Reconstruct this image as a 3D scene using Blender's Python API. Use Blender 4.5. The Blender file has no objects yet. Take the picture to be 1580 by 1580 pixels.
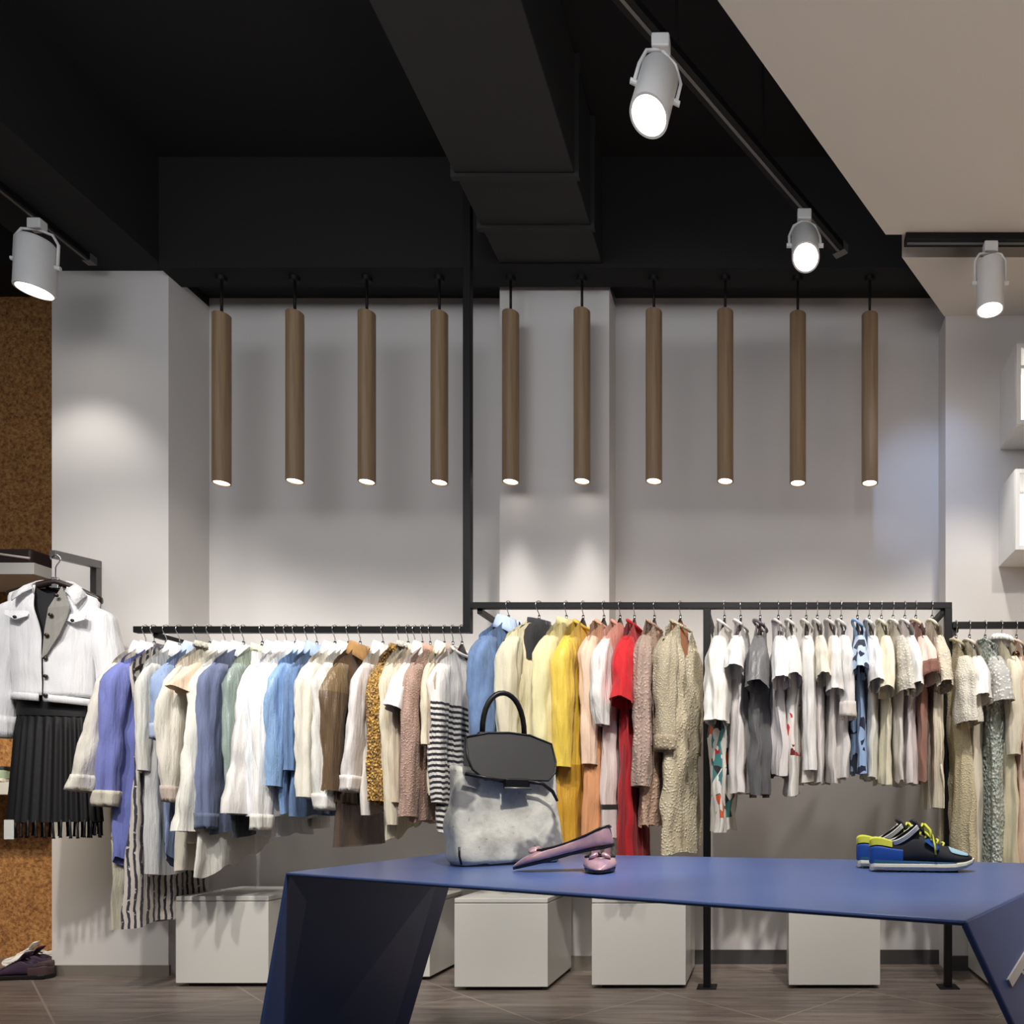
import bpy, bmesh, math, random
from mathutils import Vector, Matrix, noise

# ---------------------------------------------------------------- camera, world, light, exposure
F = 1150.0; CX = 1185.0; CY = 1240.0; H = 0.85      # focal length (px of a 1580 frame), principal point, eye height
S = bpy.context.scene
COL = S.collection
cam_d = bpy.data.cameras.new('camera')
cam_d.sensor_width = 36.0; cam_d.sensor_fit = 'HORIZONTAL'
cam_d.lens = F / 1580.0 * 36.0
cam_d.shift_x = (790.0 - CX) / 1580.0
cam_d.shift_y = (CY - 790.0) / 1580.0
cam_d.clip_start = 0.05; cam_d.clip_end = 60
cam = bpy.data.objects.new('camera', cam_d); COL.objects.link(cam)
cam.location = (0, 0, H); cam.rotation_euler = (math.radians(90), 0, 0)
S.camera = cam

S.view_settings.view_transform = 'Standard'
S.view_settings.look = 'None'
S.view_settings.gamma = 1.0
S.view_settings.use_curve_mapping = False
S.view_settings.exposure = 0.32

w = bpy.data.worlds.new('shop_ambient'); S.world = w; w.use_nodes = True
w.node_tree.nodes['Background'].inputs[0].default_value = (0.80, 0.86, 1.0, 1)
w.node_tree.nodes['Background'].inputs[1].default_value = 0.04


def kelvin(warm):
    return {'warm': (1.0, 0.86, 0.68), 'neutral': (1.0, 0.95, 0.89), 'day': (0.93, 0.95, 1.0), 'cool': (0.80, 0.88, 1.0), 'blue': (0.45, 0.6, 1.0)}[warm]


def spot(loc, target, power, size=60, blend=0.5, tint='neutral', radius=0.05, parent=None, name='spot_light'):
    d = bpy.data.lights.new(name, 'SPOT'); d.energy = power; d.color = kelvin(tint)
    d.spot_size = math.radians(size); d.spot_blend = blend; d.shadow_soft_size = radius
    o = bpy.data.objects.new(name, d); COL.objects.link(o)
    o.location = loc
    v = Vector(target) - Vector(loc)
    o.rotation_euler = v.to_track_quat('-Z', 'Y').to_euler()
    if parent: o.parent = parent
    return o


def area(loc, target, power, sx, sy, tint='neutral', name='area_light'):
    d = bpy.data.lights.new(name, 'AREA'); d.energy = power; d.color = kelvin(tint)
    d.shape = 'RECTANGLE'; d.size = sx; d.size_y = sy
    o = bpy.data.objects.new(name, d); COL.objects.link(o)
    o.location = loc
    v = Vector(target) - Vector(loc)
    o.rotation_euler = v.to_track_quat('-Z', 'Y').to_euler()
    return o


# added unseen fill for the walls, and an unseen warm spot for the cork
area((-1.2, 0.8, 3.28), (-1.2, 3.9, 1.9), 50, 5.0, 1.2, 'day', 'added_wall_fill')
spot((-4.4, 1.6, 3.25), (-4.05, 4.1, 0.55), 260, 34, 0.9, 'warm', 0.06, name='added_cork_spot')
# ceiling track spots of the row in front of the rails, outside the frame
spot((-2.6, 1.3, 3.25), (-3.2, 3.65, 1.05), 135, 50, 0.6, 'neutral', 0.05, name='track_lamp_light')
spot((-1.9, 1.4, 3.25), (-2.35, 3.4, 1.20), 170, 46, 0.7, 'neutral', 0.06, name='track_lamp_light')
spot((-1.1, 1.4, 3.25), (-1.55, 3.4, 1.20), 150, 46, 0.7, 'neutral', 0.06, name='track_lamp_light')
spot((-0.3, 1.3, 3.25), (-0.75, 3.4, 1.20), 150, 46, 0.7, 'neutral', 0.06, name='track_lamp_light')
spot((0.6, 1.3, 3.25), (0.25, 3.4, 1.20), 160, 46, 0.7, 'neutral', 0.06, name='track_lamp_light')
spot((1.5, 1.3, 3.25), (1.10, 3.6, 1.10), 95, 44, 0.7, 'neutral', 0.06, name='track_lamp_light')
# spots over the display table
spot((0.25, 0.75, 3.25), (-0.66, 2.05, 0.75), 190, 26, 0.7, 'neutral', 0.05, name='table_lamp_light')
spot((0.2, 1.15, 3.25), (0.08, 1.85, 0.68), 230, 38, 0.7, 'neutral', 0.05, name='table_lamp_light')
spot((0.5, 2.7, 3.25), (0.86, 3.95, 2.45), 26, 36, 1.0, 'blue', 0.05, name='added_corner_glow')  # added blue light for the glow by the wall corner, no fixture known
# added unseen floor spots; their bounce off the floor brightens the white ceiling
spot((2.35, 1.0, 3.25), (2.4, 1.0, 0), 3400, 42, 0.5, 'neutral', 0.08, name='added_bounce_spot')
spot((2.7, 2.5, 3.25), (2.7, 2.5, 0), 1600, 50, 0.5, 'warm', 0.08, name='added_bounce_spot')


# ---------------------------------------------------------------- helpers
def P(px, py, D):
    return Vector(((px - CX) * D / F, D, H - (py - CY) * D / F))


def lin(c):
    o = []
    for v in c[:3]:
        v = v / 255.0
        o.append(v / 12.92 if v <= 0.04045 else ((v + 0.055) / 1.055) ** 2.4)
    return (o[0], o[1], o[2], 1.0)


def sm(t):
    t = max(0.0, min(1.0, t)); return t * t * (3 - 2 * t)


def lerp(a, b, t): return a + (b - a) * t


def tag(o, label=None, cat=None, group=None, kind=None):
    if label: o['label'] = label
    if cat: o['category'] = cat
    if group: o['group'] = group
    if kind: o['kind'] = kind
    return o


def empty(name, loc=(0, 0, 0), rz=0.0, label=None, cat=None, group=None):
    o = bpy.data.objects.new(name, None); COL.objects.link(o)
    o.empty_display_size = 0.05
    o.location = loc; o.rotation_euler = (0, 0, rz)
    tag(o, label, cat, group)
    return o


def obj(name, bm, mat, parent=None, smooth=False, bevel=0.0, subsurf=0, solid=0.0):
    me = bpy.data.meshes.new(name)
    bmesh.ops.recalc_face_normals(bm, faces=bm.faces[:])
    bm.to_mesh(me); bm.free()
    if isinstance(mat, (list, tuple)):
        for m in mat: me.materials.append(m)
    else:
        me.materials.append(mat)
    o = bpy.data.objects.new(name, me); COL.objects.link(o)
    if parent: o.parent = parent
    if smooth:
        for p in me.polygons: p.use_smooth = True
    if bevel:
        b = o.modifiers.new('bevel', 'BEVEL'); b.width = bevel; b.segments = 2; b.limit_method = 'ANGLE'; b.angle_limit = math.radians(40)
    if solid:
        m = o.modifiers.new('solid', 'SOLIDIFY'); m.thickness = solid; m.offset = 0
    if subsurf:
        m = o.modifiers.new('sub', 'SUBSURF'); m.levels = subsurf; m.render_levels = subsurf
    return o


def box(bm, x0, y0, z0, x1, y1, z1):
    v = [bm.verts.new(p) for p in ((x0, y0, z0), (x1, y0, z0), (x1, y1, z0), (x0, y1, z0), (x0, y0, z1), (x1, y0, z1), (x1, y1, z1), (x0, y1, z1))]
    for f in ((0, 3, 2, 1), (4, 5, 6, 7), (0, 1, 5, 4), (1, 2, 6, 5), (2, 3, 7, 6), (3, 0, 4, 7)):
        bm.faces.new([v[i] for i in f])
    return bm


def B(x0, y0, z0, x1, y1, z1):
    return box(bmesh.new(), x0, y0, z0, x1, y1, z1)


def hexa(bm, a, b):
    """solid between two polygons with matching corners"""
    va = [bm.verts.new(p) for p in a]; vb = [bm.verts.new(p) for p in b]
    n = len(a)
    bm.faces.new(va[::-1]); bm.faces.new(vb)
    for i in range(n):
        bm.faces.new((va[i], va[(i + 1) % n], vb[(i + 1) % n], vb[i]))
    return bm


def plate(bm, pts, th):
    """flat polygon given thickness behind its face"""
    pts = [Vector(p) for p in pts]
    n = (pts[1] - pts[0]).cross(pts[-1] - pts[0]).normalized()
    return hexa(bm, pts, [p + n * th for p in pts])


def rings(bm, rs, cap0=False, cap1=False, closed=True):
    vs = [[bm.verts.new(p) for p in r] for r in rs]
    n = len(rs[0])
    for a, b in zip(vs, vs[1:]):
        for i in range(n if closed else n - 1):
            bm.faces.new((a[i], a[(i + 1) % n], b[(i + 1) % n], b[i]))
    if cap0: bm.faces.new(vs[0][::-1])
    if cap1: bm.faces.new(vs[-1])
    return bm


def tube(bm, pts, r, n=8, caps=True):
    pts = [Vector(p) for p in pts]
    rs = []
    up = None
    for i, p in enumerate(pts):
        t = (pts[min(i + 1, len(pts) - 1)] - pts[max(i - 1, 0)]).normalized()
        if up is None:
            up = Vector((1, 0, 0)) if abs(t.x) < 0.8 else Vector((0, 1, 0))
        a = (up - t * up.dot(t)).normalized(); up = a
        b = t.cross(a)
        rr = r[i] if isinstance(r, (list, tuple)) else r
        rs.append([p + (a * math.cos(k * 2 * math.pi / n) + b * math.sin(k * 2 * math.pi / n)) * rr for k in range(n)])
    return rings(bm, rs, caps, caps)


def lathe(bm, prof, n=32, M=None):
    rs = []
    for r, z in prof:
        q = [Vector((max(r, 1e-4) * math.cos(k * 2 * math.pi / n), max(r, 1e-4) * math.sin(k * 2 * math.pi / n), z)) for k in range(n)]
        if M: q = [M @ p for p in q]
        rs.append(q)
    return rings(bm, rs, True, True)


# ---------------------------------------------------------------- materials
class NT:
    def __init__(self, name):
        self.m = bpy.data.materials.new(name); self.m.use_nodes = True
        self.t = self.m.node_tree; self.b = self.t.nodes['Principled BSDF']

    def n(self, kind, **kw):
        x = self.t.nodes.new(kind)
        for k, v in kw.items(): setattr(x, k, v)
        return x

    def l(self, a, b): self.t.links.new(a, b)

    def coord(self, scale=(1, 1, 1), rot=(0, 0, 0), loc=(0, 0, 0), which='Object'):
        tc = self.n('ShaderNodeTexCoord'); mp = self.n('ShaderNodeMapping')
        mp.inputs['Scale'].default_value = scale; mp.inputs['Rotation'].default_value = rot; mp.inputs['Location'].default_value = loc
        self.l(tc.outputs[which], mp.inputs[0]); return mp.outputs[0]

    def noise(self, vec, scale=5, detail=3, rough=0.5):
        x = self.n('ShaderNodeTexNoise'); x.inputs['Scale'].default_value = scale; x.inputs['Detail'].default_value = detail
        x.inputs['Roughness'].default_value = rough
        self.l(vec, x.inputs['Vector']); return x

    def voro(self, vec, scale=5, feature='F1'):
        x = self.n('ShaderNodeTexVoronoi', feature=feature); x.inputs['Scale'].default_value = scale
        self.l(vec, x.inputs['Vector']); return x

    def ramp(self, fac, stops, const=False):
        x = self.n('ShaderNodeValToRGB'); r = x.color_ramp
        if const: r.interpolation = 'CONSTANT'
        while len(r.elements) < len(stops): r.elements.new(0.5)
        for e, (p, c) in zip(r.elements, stops): e.position = p; e.color = c
        self.l(fac, x.inputs[0]); return x.outputs[0]

    def mix(self, fac, a, b):
        x = self.n('ShaderNodeMix', data_type='RGBA')
        for s, v in ((0, fac), (6, a), (7, b)):
            if hasattr(v, 'is_linked') or isinstance(v, bpy.types.NodeSocket): self.l(v, x.inputs[s])
            else: x.inputs[s].default_value = v
        return x.outputs[2]

    def math(self, op, a, b=None, clamp=False):
        x = self.n('ShaderNodeMath', operation=op, use_clamp=clamp)
        for s, v in ((0, a), (1, b)):
            if v is None: continue
            if isinstance(v, bpy.types.NodeSocket): self.l(v, x.inputs[s])
            else: x.inputs[s].default_value = v
        return x.outputs[0]

    def base(self, s):
        if isinstance(s, bpy.types.NodeSocket): self.l(s, self.b.inputs['Base Color'])
        else: self.b.inputs['Base Color'].default_value = s

    def bump(self, h, strength=0.3, dist=0.01):
        x = self.n('ShaderNodeBump'); x.inputs['Strength'].default_value = strength; x.inputs['Distance'].default_value = dist
        self.l(h, x.inputs['Height']); self.l(x.outputs[0], self.b.inputs['Normal']); return x

    def set(self, **kw):
        for k, v in kw.items(): self.b.inputs[k.replace('_', ' ')].default_value = v
        return self


def mul(c, k): return (c[0] * k, c[1] * k, c[2] * k, 1.0)


_mc = {}


def simple(name, col, rough=0.6, metal=0.0, var=0.06, nscale=14, bump=0.0, **kw):
    key = ('s', name)
    if key in _mc: return _mc[key]
    t = NT(name); c = lin(col)
    v = t.coord()
    nz = t.noise(v, nscale, 4)
    t.base(t.mix(nz.outputs[0], mul(c, 1 - var), mul(c, 1 + var)))
    t.set(Roughness=rough, Metallic=metal)
    if bump: t.bump(nz.outputs[0], bump, 0.01)
    for k, x in kw.items(): t.b.inputs[k.replace('_', ' ')].default_value = x
    _mc[key] = t.m
    return t.m


def emit(name, col, strength):
    t = NT(name)
    t.base(lin(col)); t.b.inputs['Emission Color'].default_value = lin(col); t.b.inputs['Emission Strength'].default_value = strength
    return t.m


def fab(col, kind='plain', c2=None, zones=None, z0=-0.3, z1=-9.0, scale=None, pal=None, rough=0.8, sheer=0.0):
    """cloth with a weave and fold relief; kind picks the surface pattern"""
    key = ('f', col, kind, c2, str(zones), z0, z1, scale, str(pal), rough, sheer)
    if key in _mc: return _mc[key]
    t = NT('cloth_' + kind); c = lin(col); d = lin(c2) if c2 else mul(c, 0.75)
    vo = t.coord()
    sep = t.n('ShaderNodeSeparateXYZ'); t.l(vo, sep.inputs[0])
    fold = t.noise(t.coord((26, 26, 3.2)), 1.0, 3, 0.55)
    fine = t.noise(t.coord((1, 1, 0.8)), 260, 2)
    if zones:   # colour blocks down the garment
        zz = t.math('DIVIDE', t.math('MULTIPLY', sep.outputs[2], -1.0), 1.5, True)
        wob = t.math('ADD', zz, t.math('MULTIPLY', t.math('SUBTRACT', t.noise(vo, 9, 2).outputs[0], 0.5), 0.008))
        cs = t.ramp(wob, [(0.0, c)] + [(-z / 1.5, lin(cc)) for z, cc in zones], True)
    else:
        cs = t.mix(t.noise(vo, 7, 3).outputs[0], mul(c, 0.95), mul(c, 1.04))
    hs = fold.outputs[0]; st = 0.6
    below = t.math('MULTIPLY', t.math('LESS_THAN', sep.outputs[2], z0), t.math('GREATER_THAN', sep.outputs[2], z1))
    if kind == 'stripe':
        ph = t.math('ADD', sep.outputs[2], t.math('MULTIPLY', fold.outputs[0], 0.02))
        fr = t.math('FRACT', t.math('DIVIDE', ph, -(scale or 0.03)))
        cs = t.mix(t.math('MULTIPLY', t.math('LESS_THAN', fr, 0.5), below), cs, d)
    elif kind == 'pinstripe':
        ph = t.math('ADD', t.math('ADD', sep.outputs[1], sep.outputs[0]), t.math('MULTIPLY', t.noise(vo, 12, 3).outputs[0], 0.03))
        fr = t.math('FRACT', t.math('DIVIDE', ph, scale or 0.03))
        brk = t.math('GREATER_THAN', t.noise(vo, 38, 3).outputs[0], 0.36)
        cs = t.mix(t.math('MULTIPLY', t.math('LESS_THAN', fr, 0.42), brk), cs, d)
    elif kind == 'denim':
        cs = t.mix(t.ramp(t.noise(t.coord((1, 1, 0.35)), 30, 5, 0.7).outputs[0], [(0.3, (0, 0, 0, 1)), (0.75, (1, 1, 1, 1))]), mul(c, 0.82), mul(c, 1.35))
    elif kind == 'lace':
        vr = t.voro(vo, scale or 75)
        e = t.ramp(vr.outputs[0], [(0.12, (1, 1, 1, 1)), (0.5, (0, 0, 0, 1))])
        cs = t.mix(e, d, cs); st = 0.45
        hs = t.math('ADD', t.math('MULTIPLY', e, 0.7), fold.outputs[0])
    elif kind == 'sequin':
        vr = t.voro(t.coord((1, 1, 0.7)), scale or 110)
        cs = t.mix(t.ramp(vr.outputs[1], [(0.25, (0, 0, 0, 1)), (0.7, (1, 1, 1, 1))]), d, cs); st = 0.8
        hs = t.math('ADD', vr.outputs[0], fold.outputs[0])
        t.set(Metallic=0.15); rough = 0.4
    elif kind == 'print':
        vr = t.voro(t.coord((1, 1, 0.8)), scale or 22)
        pl = pal or [(220, 90, 30), (240, 235, 225), (60, 130, 130), (30, 30, 40), (200, 40, 50)]
        cc = t.ramp(vr.outputs[1], [(i / len(pl), lin(p)) for i, p in enumerate(pl)], True)
        msk = t.math('GREATER_THAN', t.noise(t.coord((1, 1, 0.6)), 11, 2).outputs[0], 0.50)
        cs = t.mix(t.math('MULTIPLY', msk, below), cs, cc)
    elif kind == 'satin':
        rough = 0.34; st = 0.8
    t.base(cs)
    hh = t.math('ADD', hs, t.math('MULTIPLY', fine.outputs[0], 0.10))
    t.bump(hh, st, 0.02)
    t.set(Roughness=rough)
    t.b.inputs['Sheen Weight'].default_value = 0.15
    if sheer:
        out = t.t.nodes['Material Output']
        tr = t.n('ShaderNodeBsdfTransparent'); mx = t.n('ShaderNodeMixShader'); mx.inputs[0].default_value = sheer
        t.l(t.b.outputs[0], mx.inputs[1]); t.l(tr.outputs[0], mx.inputs[2]); t.l(mx.outputs[0], out.inputs[0])
    _mc[key] = t.m
    return t.m


# room materials
def m_plaster(name, col, streak=0.02):
    t = NT(name); c = lin(col); v = t.coord()
    a = t.noise(v, 1.3, 4); b = t.noise(v, 180, 2)
    t.base(t.mix(a.outputs[0], mul(c, 1 - streak), mul(c, 1 + streak)))
    t.bump(b.outputs[0], 0.06, 0.004); t.set(Roughness=0.85)
    return t.m


WALL = m_plaster('white_wall_paint', (216, 212, 208))
SOFF = m_plaster('white_ceiling_paint', (222, 216, 206))
BLACKC = m_plaster('black_ceiling_paint', (16, 16, 17), 0.1)
BLACKM = simple('black_powder_coat', (15, 14, 15), 0.5, Specular_IOR_Level=0.25)
DUCTM = simple('dark_duct_paint', (32, 32, 32), 0.6)
WHITEM = simple('white_enamel', (226, 226, 224), 0.35)
LACQ = simple('white_lacquer', (214, 212, 204), 0.28, 0, 0.02, 3)
CHROME = simple('chrome', (200, 200, 200), 0.22, 1.0)
GREYM = simple('grey_steel', (120, 118, 116), 0.4, 0.6)
HANG = simple('dark_stained_wood', (44, 30, 25), 0.35, 0, 0.25, 40)


def m_cork():
    t = NT('cork_board'); v = t.coord()
    vo = t.voro(t.coord((1, 1, 1.4)), 95); nz = t.noise(v, 55, 5, 0.65)
    cs = t.ramp(nz.outputs[0], [(0.28, lin((92, 56, 26))), (0.5, lin((168, 118, 66))), (0.75, lin((204, 156, 96)))])
    cs = t.mix(t.math('MULTIPLY', t.math('LESS_THAN', vo.outputs[1], 0.3), 0.35), cs, lin((88, 54, 28)))
    t.base(cs); t.bump(nz.outputs[0], 0.4, 0.01); t.set(Roughness=0.9)
    return t.m


def m_floor():
    t = NT('wood_look_floor_tile')
    v = t.coord((1, 1, 1), (0, 0, math.radians(42)), (0.05, 0.335, 0))
    br = t.n('ShaderNodeTexBrick'); t.l(v, br.inputs['Vector'])
    br.inputs['Scale'].default_value = 1.0; br.inputs['Brick Width'].default_value = 1.26; br.inputs['Row Height'].default_value = 0.63
    br.inputs['Mortar Size'].default_value = 0.004; br.inputs['Mortar Smooth'].default_value = 0.3
    br.inputs['Color1'].default_value = lin((112, 100, 92)); br.inputs['Color2'].default_value = lin((130, 116, 106)); br.inputs['Mortar'].default_value = lin((140, 127, 114))
    g = t.noise(t.coord((2.2, 26, 1), (0, 0, math.radians(42))), 1.0, 6, 0.65)
    g2 = t.noise(t.coord((0.6, 5, 1), (0, 0, math.radians(42))), 1.0, 3, 0.6)
    cs = t.mix(t.ramp(g.outputs[0], [(0.35, (0, 0, 0, 1)), (0.65, (1, 1, 1, 1))]), lin((66, 58, 54)), lin((156, 142, 130)))
    c2 = t.mix(0.68, br.outputs[0], cs)
    c3 = t.mix(t.math('MULTIPLY', g2.outputs[0], 0.6), c2, lin((92, 82, 76)))
    cm = t.mix(br.outputs[1], c3, lin((146, 132, 118)))
    t.base(cm); t.set(Roughness=0.42); t.bump(g.outputs[0], 0.12, 0.004)
    return t.m


def m_wood():
    t = NT('pale_oak_veneer')
    g = t.noise(t.coord((60, 60, 2.5)), 1.0, 5, 0.6)
    t.base(t.ramp(g.outputs[0], [(0.3, lin((130, 106, 78))), (0.7, lin((160, 134, 102)))]))
    t.bump(g.outputs[0], 0.15, 0.003); t.set(Roughness=0.55)
    return t.m


def m_blue():
    t = NT('blue_painted_steel')
    nz = t.noise(t.coord((1, 1, 1)), 3.0, 4)
    t.base(t.mix(nz.outputs[0], lin((66, 86, 138)), lin((78, 98, 150))))
    fine = t.noise(t.coord((3, 90, 30)), 6.0, 3)
    t.bump(fine.outputs[0], 0.04, 0.002); t.set(Roughness=0.34)
    t.b.inputs['Specular IOR Level'].default_value = 0.32
    return t.m


CORK = m_cork(); FLOOR = m_floor(); WOOD = m_wood(); BLUE = m_blue()
SKIRT = simple('grey_skirting', (128, 120, 110), 0.5)
DSKIRT = simple('dark_skirting', (70, 68, 68), 0.5)
LENS = emit('lamp_lens_glow', (255, 244, 226), 9.0)
LENS2 = emit('pendant_lens_glow', (255, 246, 230), 5.0)
CAB_GLOW = emit('lit_cabinet_panel', (255, 252, 244), 1.3)

# ---------------------------------------------------------------- setting
DW = F * H / 247.0            # back wall depth
DR = 3.45                     # clothes rails
DP = F * H / 265.0            # pillar front
DC = DW * 0.9604              # column face, right wall face
HB = 2.637 + H                # beam underside
ZC = 4.0                      # black ceiling
ZS = 753 * DC / F + H         # white ceiling underside


def struct(name, bm, m, **kw):
    o = obj(name, bm, m, **kw); o['kind'] = 'structure'; return o


struct('floor', B(-5.6, -3.0, -0.05, 4.2, 4.6, 0.0), FLOOR)
struct('ceiling', B(-5.6, -3.0, ZC, 4.2, 4.6, ZC + 0.1), BLACKC)
xpl, xpr = (80 - CX) * DP / F, (260 - CX) * DP / F
zwt = 780 * DW / F + H        # back wall meets the dark ceiling drop here
struct('wall_back', B(xpl, DW, 0, 4.2, DW + 0.1, ZC), WALL)
struct('wall_left', B(xpl, DP, 0, xpr, DW, HB), WALL)                       # broad white pillar
xr = (1459 - CX) * DC / F
struct('wall_right', B(xr, DC, 0, 4.2, DW, ZS), WALL)
struct('wall_middle', B((771 - CX) * DC / F, DC, 0, (940 - CX) * DC / F, DW, HB), WALL)   # shallow white column
DN = 4.12
struct('wall_niche', B(-5.6, DN, 0, xpl, DN + 0.1, ZC), CORK)
struct('wall_far_left', B(-5.6, -3.0, 0, -5.5, DN, ZC), WALL)
# black beams and drop above the rails
struct('trim_1', B(-3.49, -3.0, HB, xpr, DP + 0.27, ZC), BLACKC)
struct('trim_2', B(-5.5, DN - 0.25, 782 * DN / F + H, -3.5, DN, ZC), BLACKC)
zs1 = 812 * 3.70 / F + H
struct('trim_3', B(xpr, 3.63, zs1, xr + 0.02, 3.77, ZC), BLACKC)
zl = zwt
struct('trim_4', B(xpr, 3.77, zl, (773 - CX) * DC / F, DW, ZC), BLACKC)
struct('trim_5', B((940 - CX) * DC / F, 3.77, zl, xr, DW, ZC), BLACKC)
# white lowered ceiling with its slanted edge and the black slot across it
hs = ZS - H


def sp(py): return hs * F / (CY - py)


def soff_x(D):
    a = P(1107, 0, sp(0)); b = P(1457, 488, sp(488))
    return lerp(a.x, b.x, (D - a.y) / (b.y - a.y))


def soff(name, D0, D1):
    pts = [(soff_x(D0), D0), (4.2, D0), (4.2, D1), (soff_x(D1), D1)]
    struct(name, hexa(bmesh.new(), [(x, y, ZS) for x, y in pts], [(x, y, ZS + 0.12) for x, y in pts]), SOFF)


soff('ceiling_white', 0.2, sp(362))
soff('ceiling_white_rear', sp(397), DW)
# skirtings
struct('baseboard_left', B(xpl - 0.03, DP - 0.012, 0, xpr + 0.012, DP, 0.052), SKIRT)
struct('baseboard_back', B(xpr, DW - 0.012, 0, xr, DW, 0.075), DSKIRT)
struct('baseboard_middle', B((771 - CX) * DC / F, DC - 0.012, 0, (940 - CX) * DC / F + .01, DC, 0.075), SKIRT)
struct('baseboard_right', B(xr - 0.01, DC - 0.012, 0, 4.2, DC, 0.075), DSKIRT)

# ---------------------------------------------------------------- air duct
hd = 2.63
duct = empty('air_duct', (-1.05, 1.0, H + hd), 0, 'boxy black air duct running under the dark ceiling towards the wall', 'duct')
xa, xb = -0.497 * hd + 1.05, -0.307 * hd + 1.05
obj('duct_body', B(xa, -3.0, 0, xb, 2.63, ZC - H - hd - 0.02), DUCTM, duct, bevel=0.004)
for D in (1.55, 3.12, 3.40):
    obj('flange', B(xa - 0.018, D - 1.0 - 0.012, -0.014, xb + 0.018, D - 1.0 + 0.012, ZC - H - hd - 0.02), DUCTM, duct)


# ---------------------------------------------------------------- tracks and spotlights
def track(p0, p1, label, w_=0.035, rods=()):
    p0 = Vector(p0); p1 = Vector(p1)
    t = empty('light_track', p0, 0, label, 'light track')
    d = (p1 - p0); L = d.length; a = math.atan2(d.y, d.x)
    bm = B(0, -w_ / 2, 0, L, w_ / 2, 0.03)
    M = Matrix.Rotation(a, 4, 'Z'); bm.transform(M); obj('rail', bm, BLACKM, t, bevel=0.002)
    bm = B(0.01, -0.006, -0.002, L - 0.01, 0.006, 0.002); bm.transform(M); obj('conductor', bm, GREYM, t)
    bm = B(L - 0.03, -w_ / 2 - 0.004, -0.004, L + 0.004, w_ / 2 + 0.004, 0.034); bm.transform(M); obj('end_cap', bm, GREYM, t)
    for s in rods:
        q = d.normalized() * s
        obj('suspension_rod', tube(bmesh.new(), [q + Vector((0, 0, 0.03)), q + Vector((0, 0, ZC - p0.z))], 0.005), BLACKM, t)
    return t


def spotlight(mount, axis, label, dia=0.11, length=0.2, drop=0.05, power=40, size=45, tint='neutral', yoke_dir=None):
    """cylindrical track head: adapter, yoke, can, lit lens"""
    mount = Vector(mount); axis = Vector(axis).normalized()
    t = empty('track_spotlight', mount, 0, label, 'spotlight', 'white spotlights on the tracks')
    yd = Vector(yoke_dir or (1, 0, 0)); yd = (yd - axis * yd.dot(axis)).normalized()
    obj('adapter', B(-0.03, -0.02, -0.045, 0.03, 0.02, 0.0), WHITEM, t, bevel=0.005)
    R = axis.to_track_quat('Z', 'Y').to_matrix().to_4x4()
    r = dia / 2
    c0 = Vector((0, 0, -0.045 - drop * 0.5)) + axis * (-0.0)
    M = Matrix.Translation(c0 + axis * 0.02) @ R
    can = obj('housing', lathe(bmesh.new(), [(0.0, 0), (r * 0.82, 0), (r, r * 0.22), (r, length), (r * 0.88, length), (r * 0.84, length - 0.025), (0.0, length - 0.026)], 36, M), WHITEM, t, smooth=True)
    e = can.modifiers.new('split', 'EDGE_SPLIT'); e.split_angle = math.radians(40)
    obj('lens', lathe(bmesh.new(), [(0, length - 0.022), (r * 0.83, length - 0.022), (r * 0.80, length - 0.012), (0, length - 0.008)], 32, M), LENS, can, smooth=True)
    pv = c0 + axis * (0.02 + length * 0.45)
    top = Vector((0, 0, -0.04))
    pts = [pv + yd * (r + 0.008), c0 + axis * 0.02 + yd * (r + 0.008), c0 * 0.4 + top * 0.6 + yd * r * 0.8, top, c0 * 0.4 + top * 0.6 - yd * r * 0.8, c0 + axis * 0.02 - yd * (r + 0.008), pv - yd * (r + 0.008)]
    obj('yoke', tube(bmesh.new(), pts, 0.006, 8), WHITEM, t, smooth=True)
    for s in (1, -1):
        obj('pivot_screw', tube(bmesh.new(), [pv + yd * s * (r - 0.004), pv + yd * s * (r + 0.02)], 0.009, 10), WHITEM, t)
    lp = mount + c0 + axis * (0.03 + length)
    spot(lp, lp + axis, power, size, 0.6, tint, r * 0.7, None, 'track_spot_beam')
    return t


HT = 2.55
ta, tb = P(960, 0, HT * F / 1240), P(1240, 325, HT * F / 915)
dv = (tb - ta).normalized()
track(ta - dv * 1.2, tb + dv * 0.32, 'black lighting track beside the slanted white ceiling edge', 0.056, rods=(1.45, 1.95))
spotlight(P(1020, 58, HT * F / 1182), (-0.10, -0.36, -0.92), 'white spotlight nearest the top of the frame on the slanted track', 0.125, 0.235, 0.13, 15, 50, yoke_dir=(0.8, 0.3, 0))
spotlight(P(1241, 326, HT * F / 914), (0.0, -0.55, -0.83), 'white spotlight glaring at the viewer from the far end of the slanted track', 0.115, 0.21, 0.11, 12, 60, yoke_dir=(1, 0, 0))
hb = HB - H
track((-3.265, -1.0, HB - 0.031), (-3.265, 3.60, HB - 0.031), 'black lighting track under the beam left of the pillar')
spotlight((-3.265, 3.33, HB - 0.031), (-0.10, 0.05, -1), 'white spotlight under the beam at the far left', 0.145, 0.22, 0.05, 15, 100, 'neutral', yoke_dir=(1, 0.25, 0))
track((P(1395, 365, 3.29).x, 3.27, ZS - 0.03), (4.2, 3.27, ZS - 0.03), 'black lighting track along the slot in the white ceiling', 0.05)
spotlight((P(1528, 368, 3.27).x, 3.27, ZS - 0.03), (0.0, 0.02, -1), 'white spotlight hanging straight down below the slot in the white ceiling', 0.12, 0.21, 0.03, 40, 80, yoke_dir=(1, 0, 0))

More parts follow.
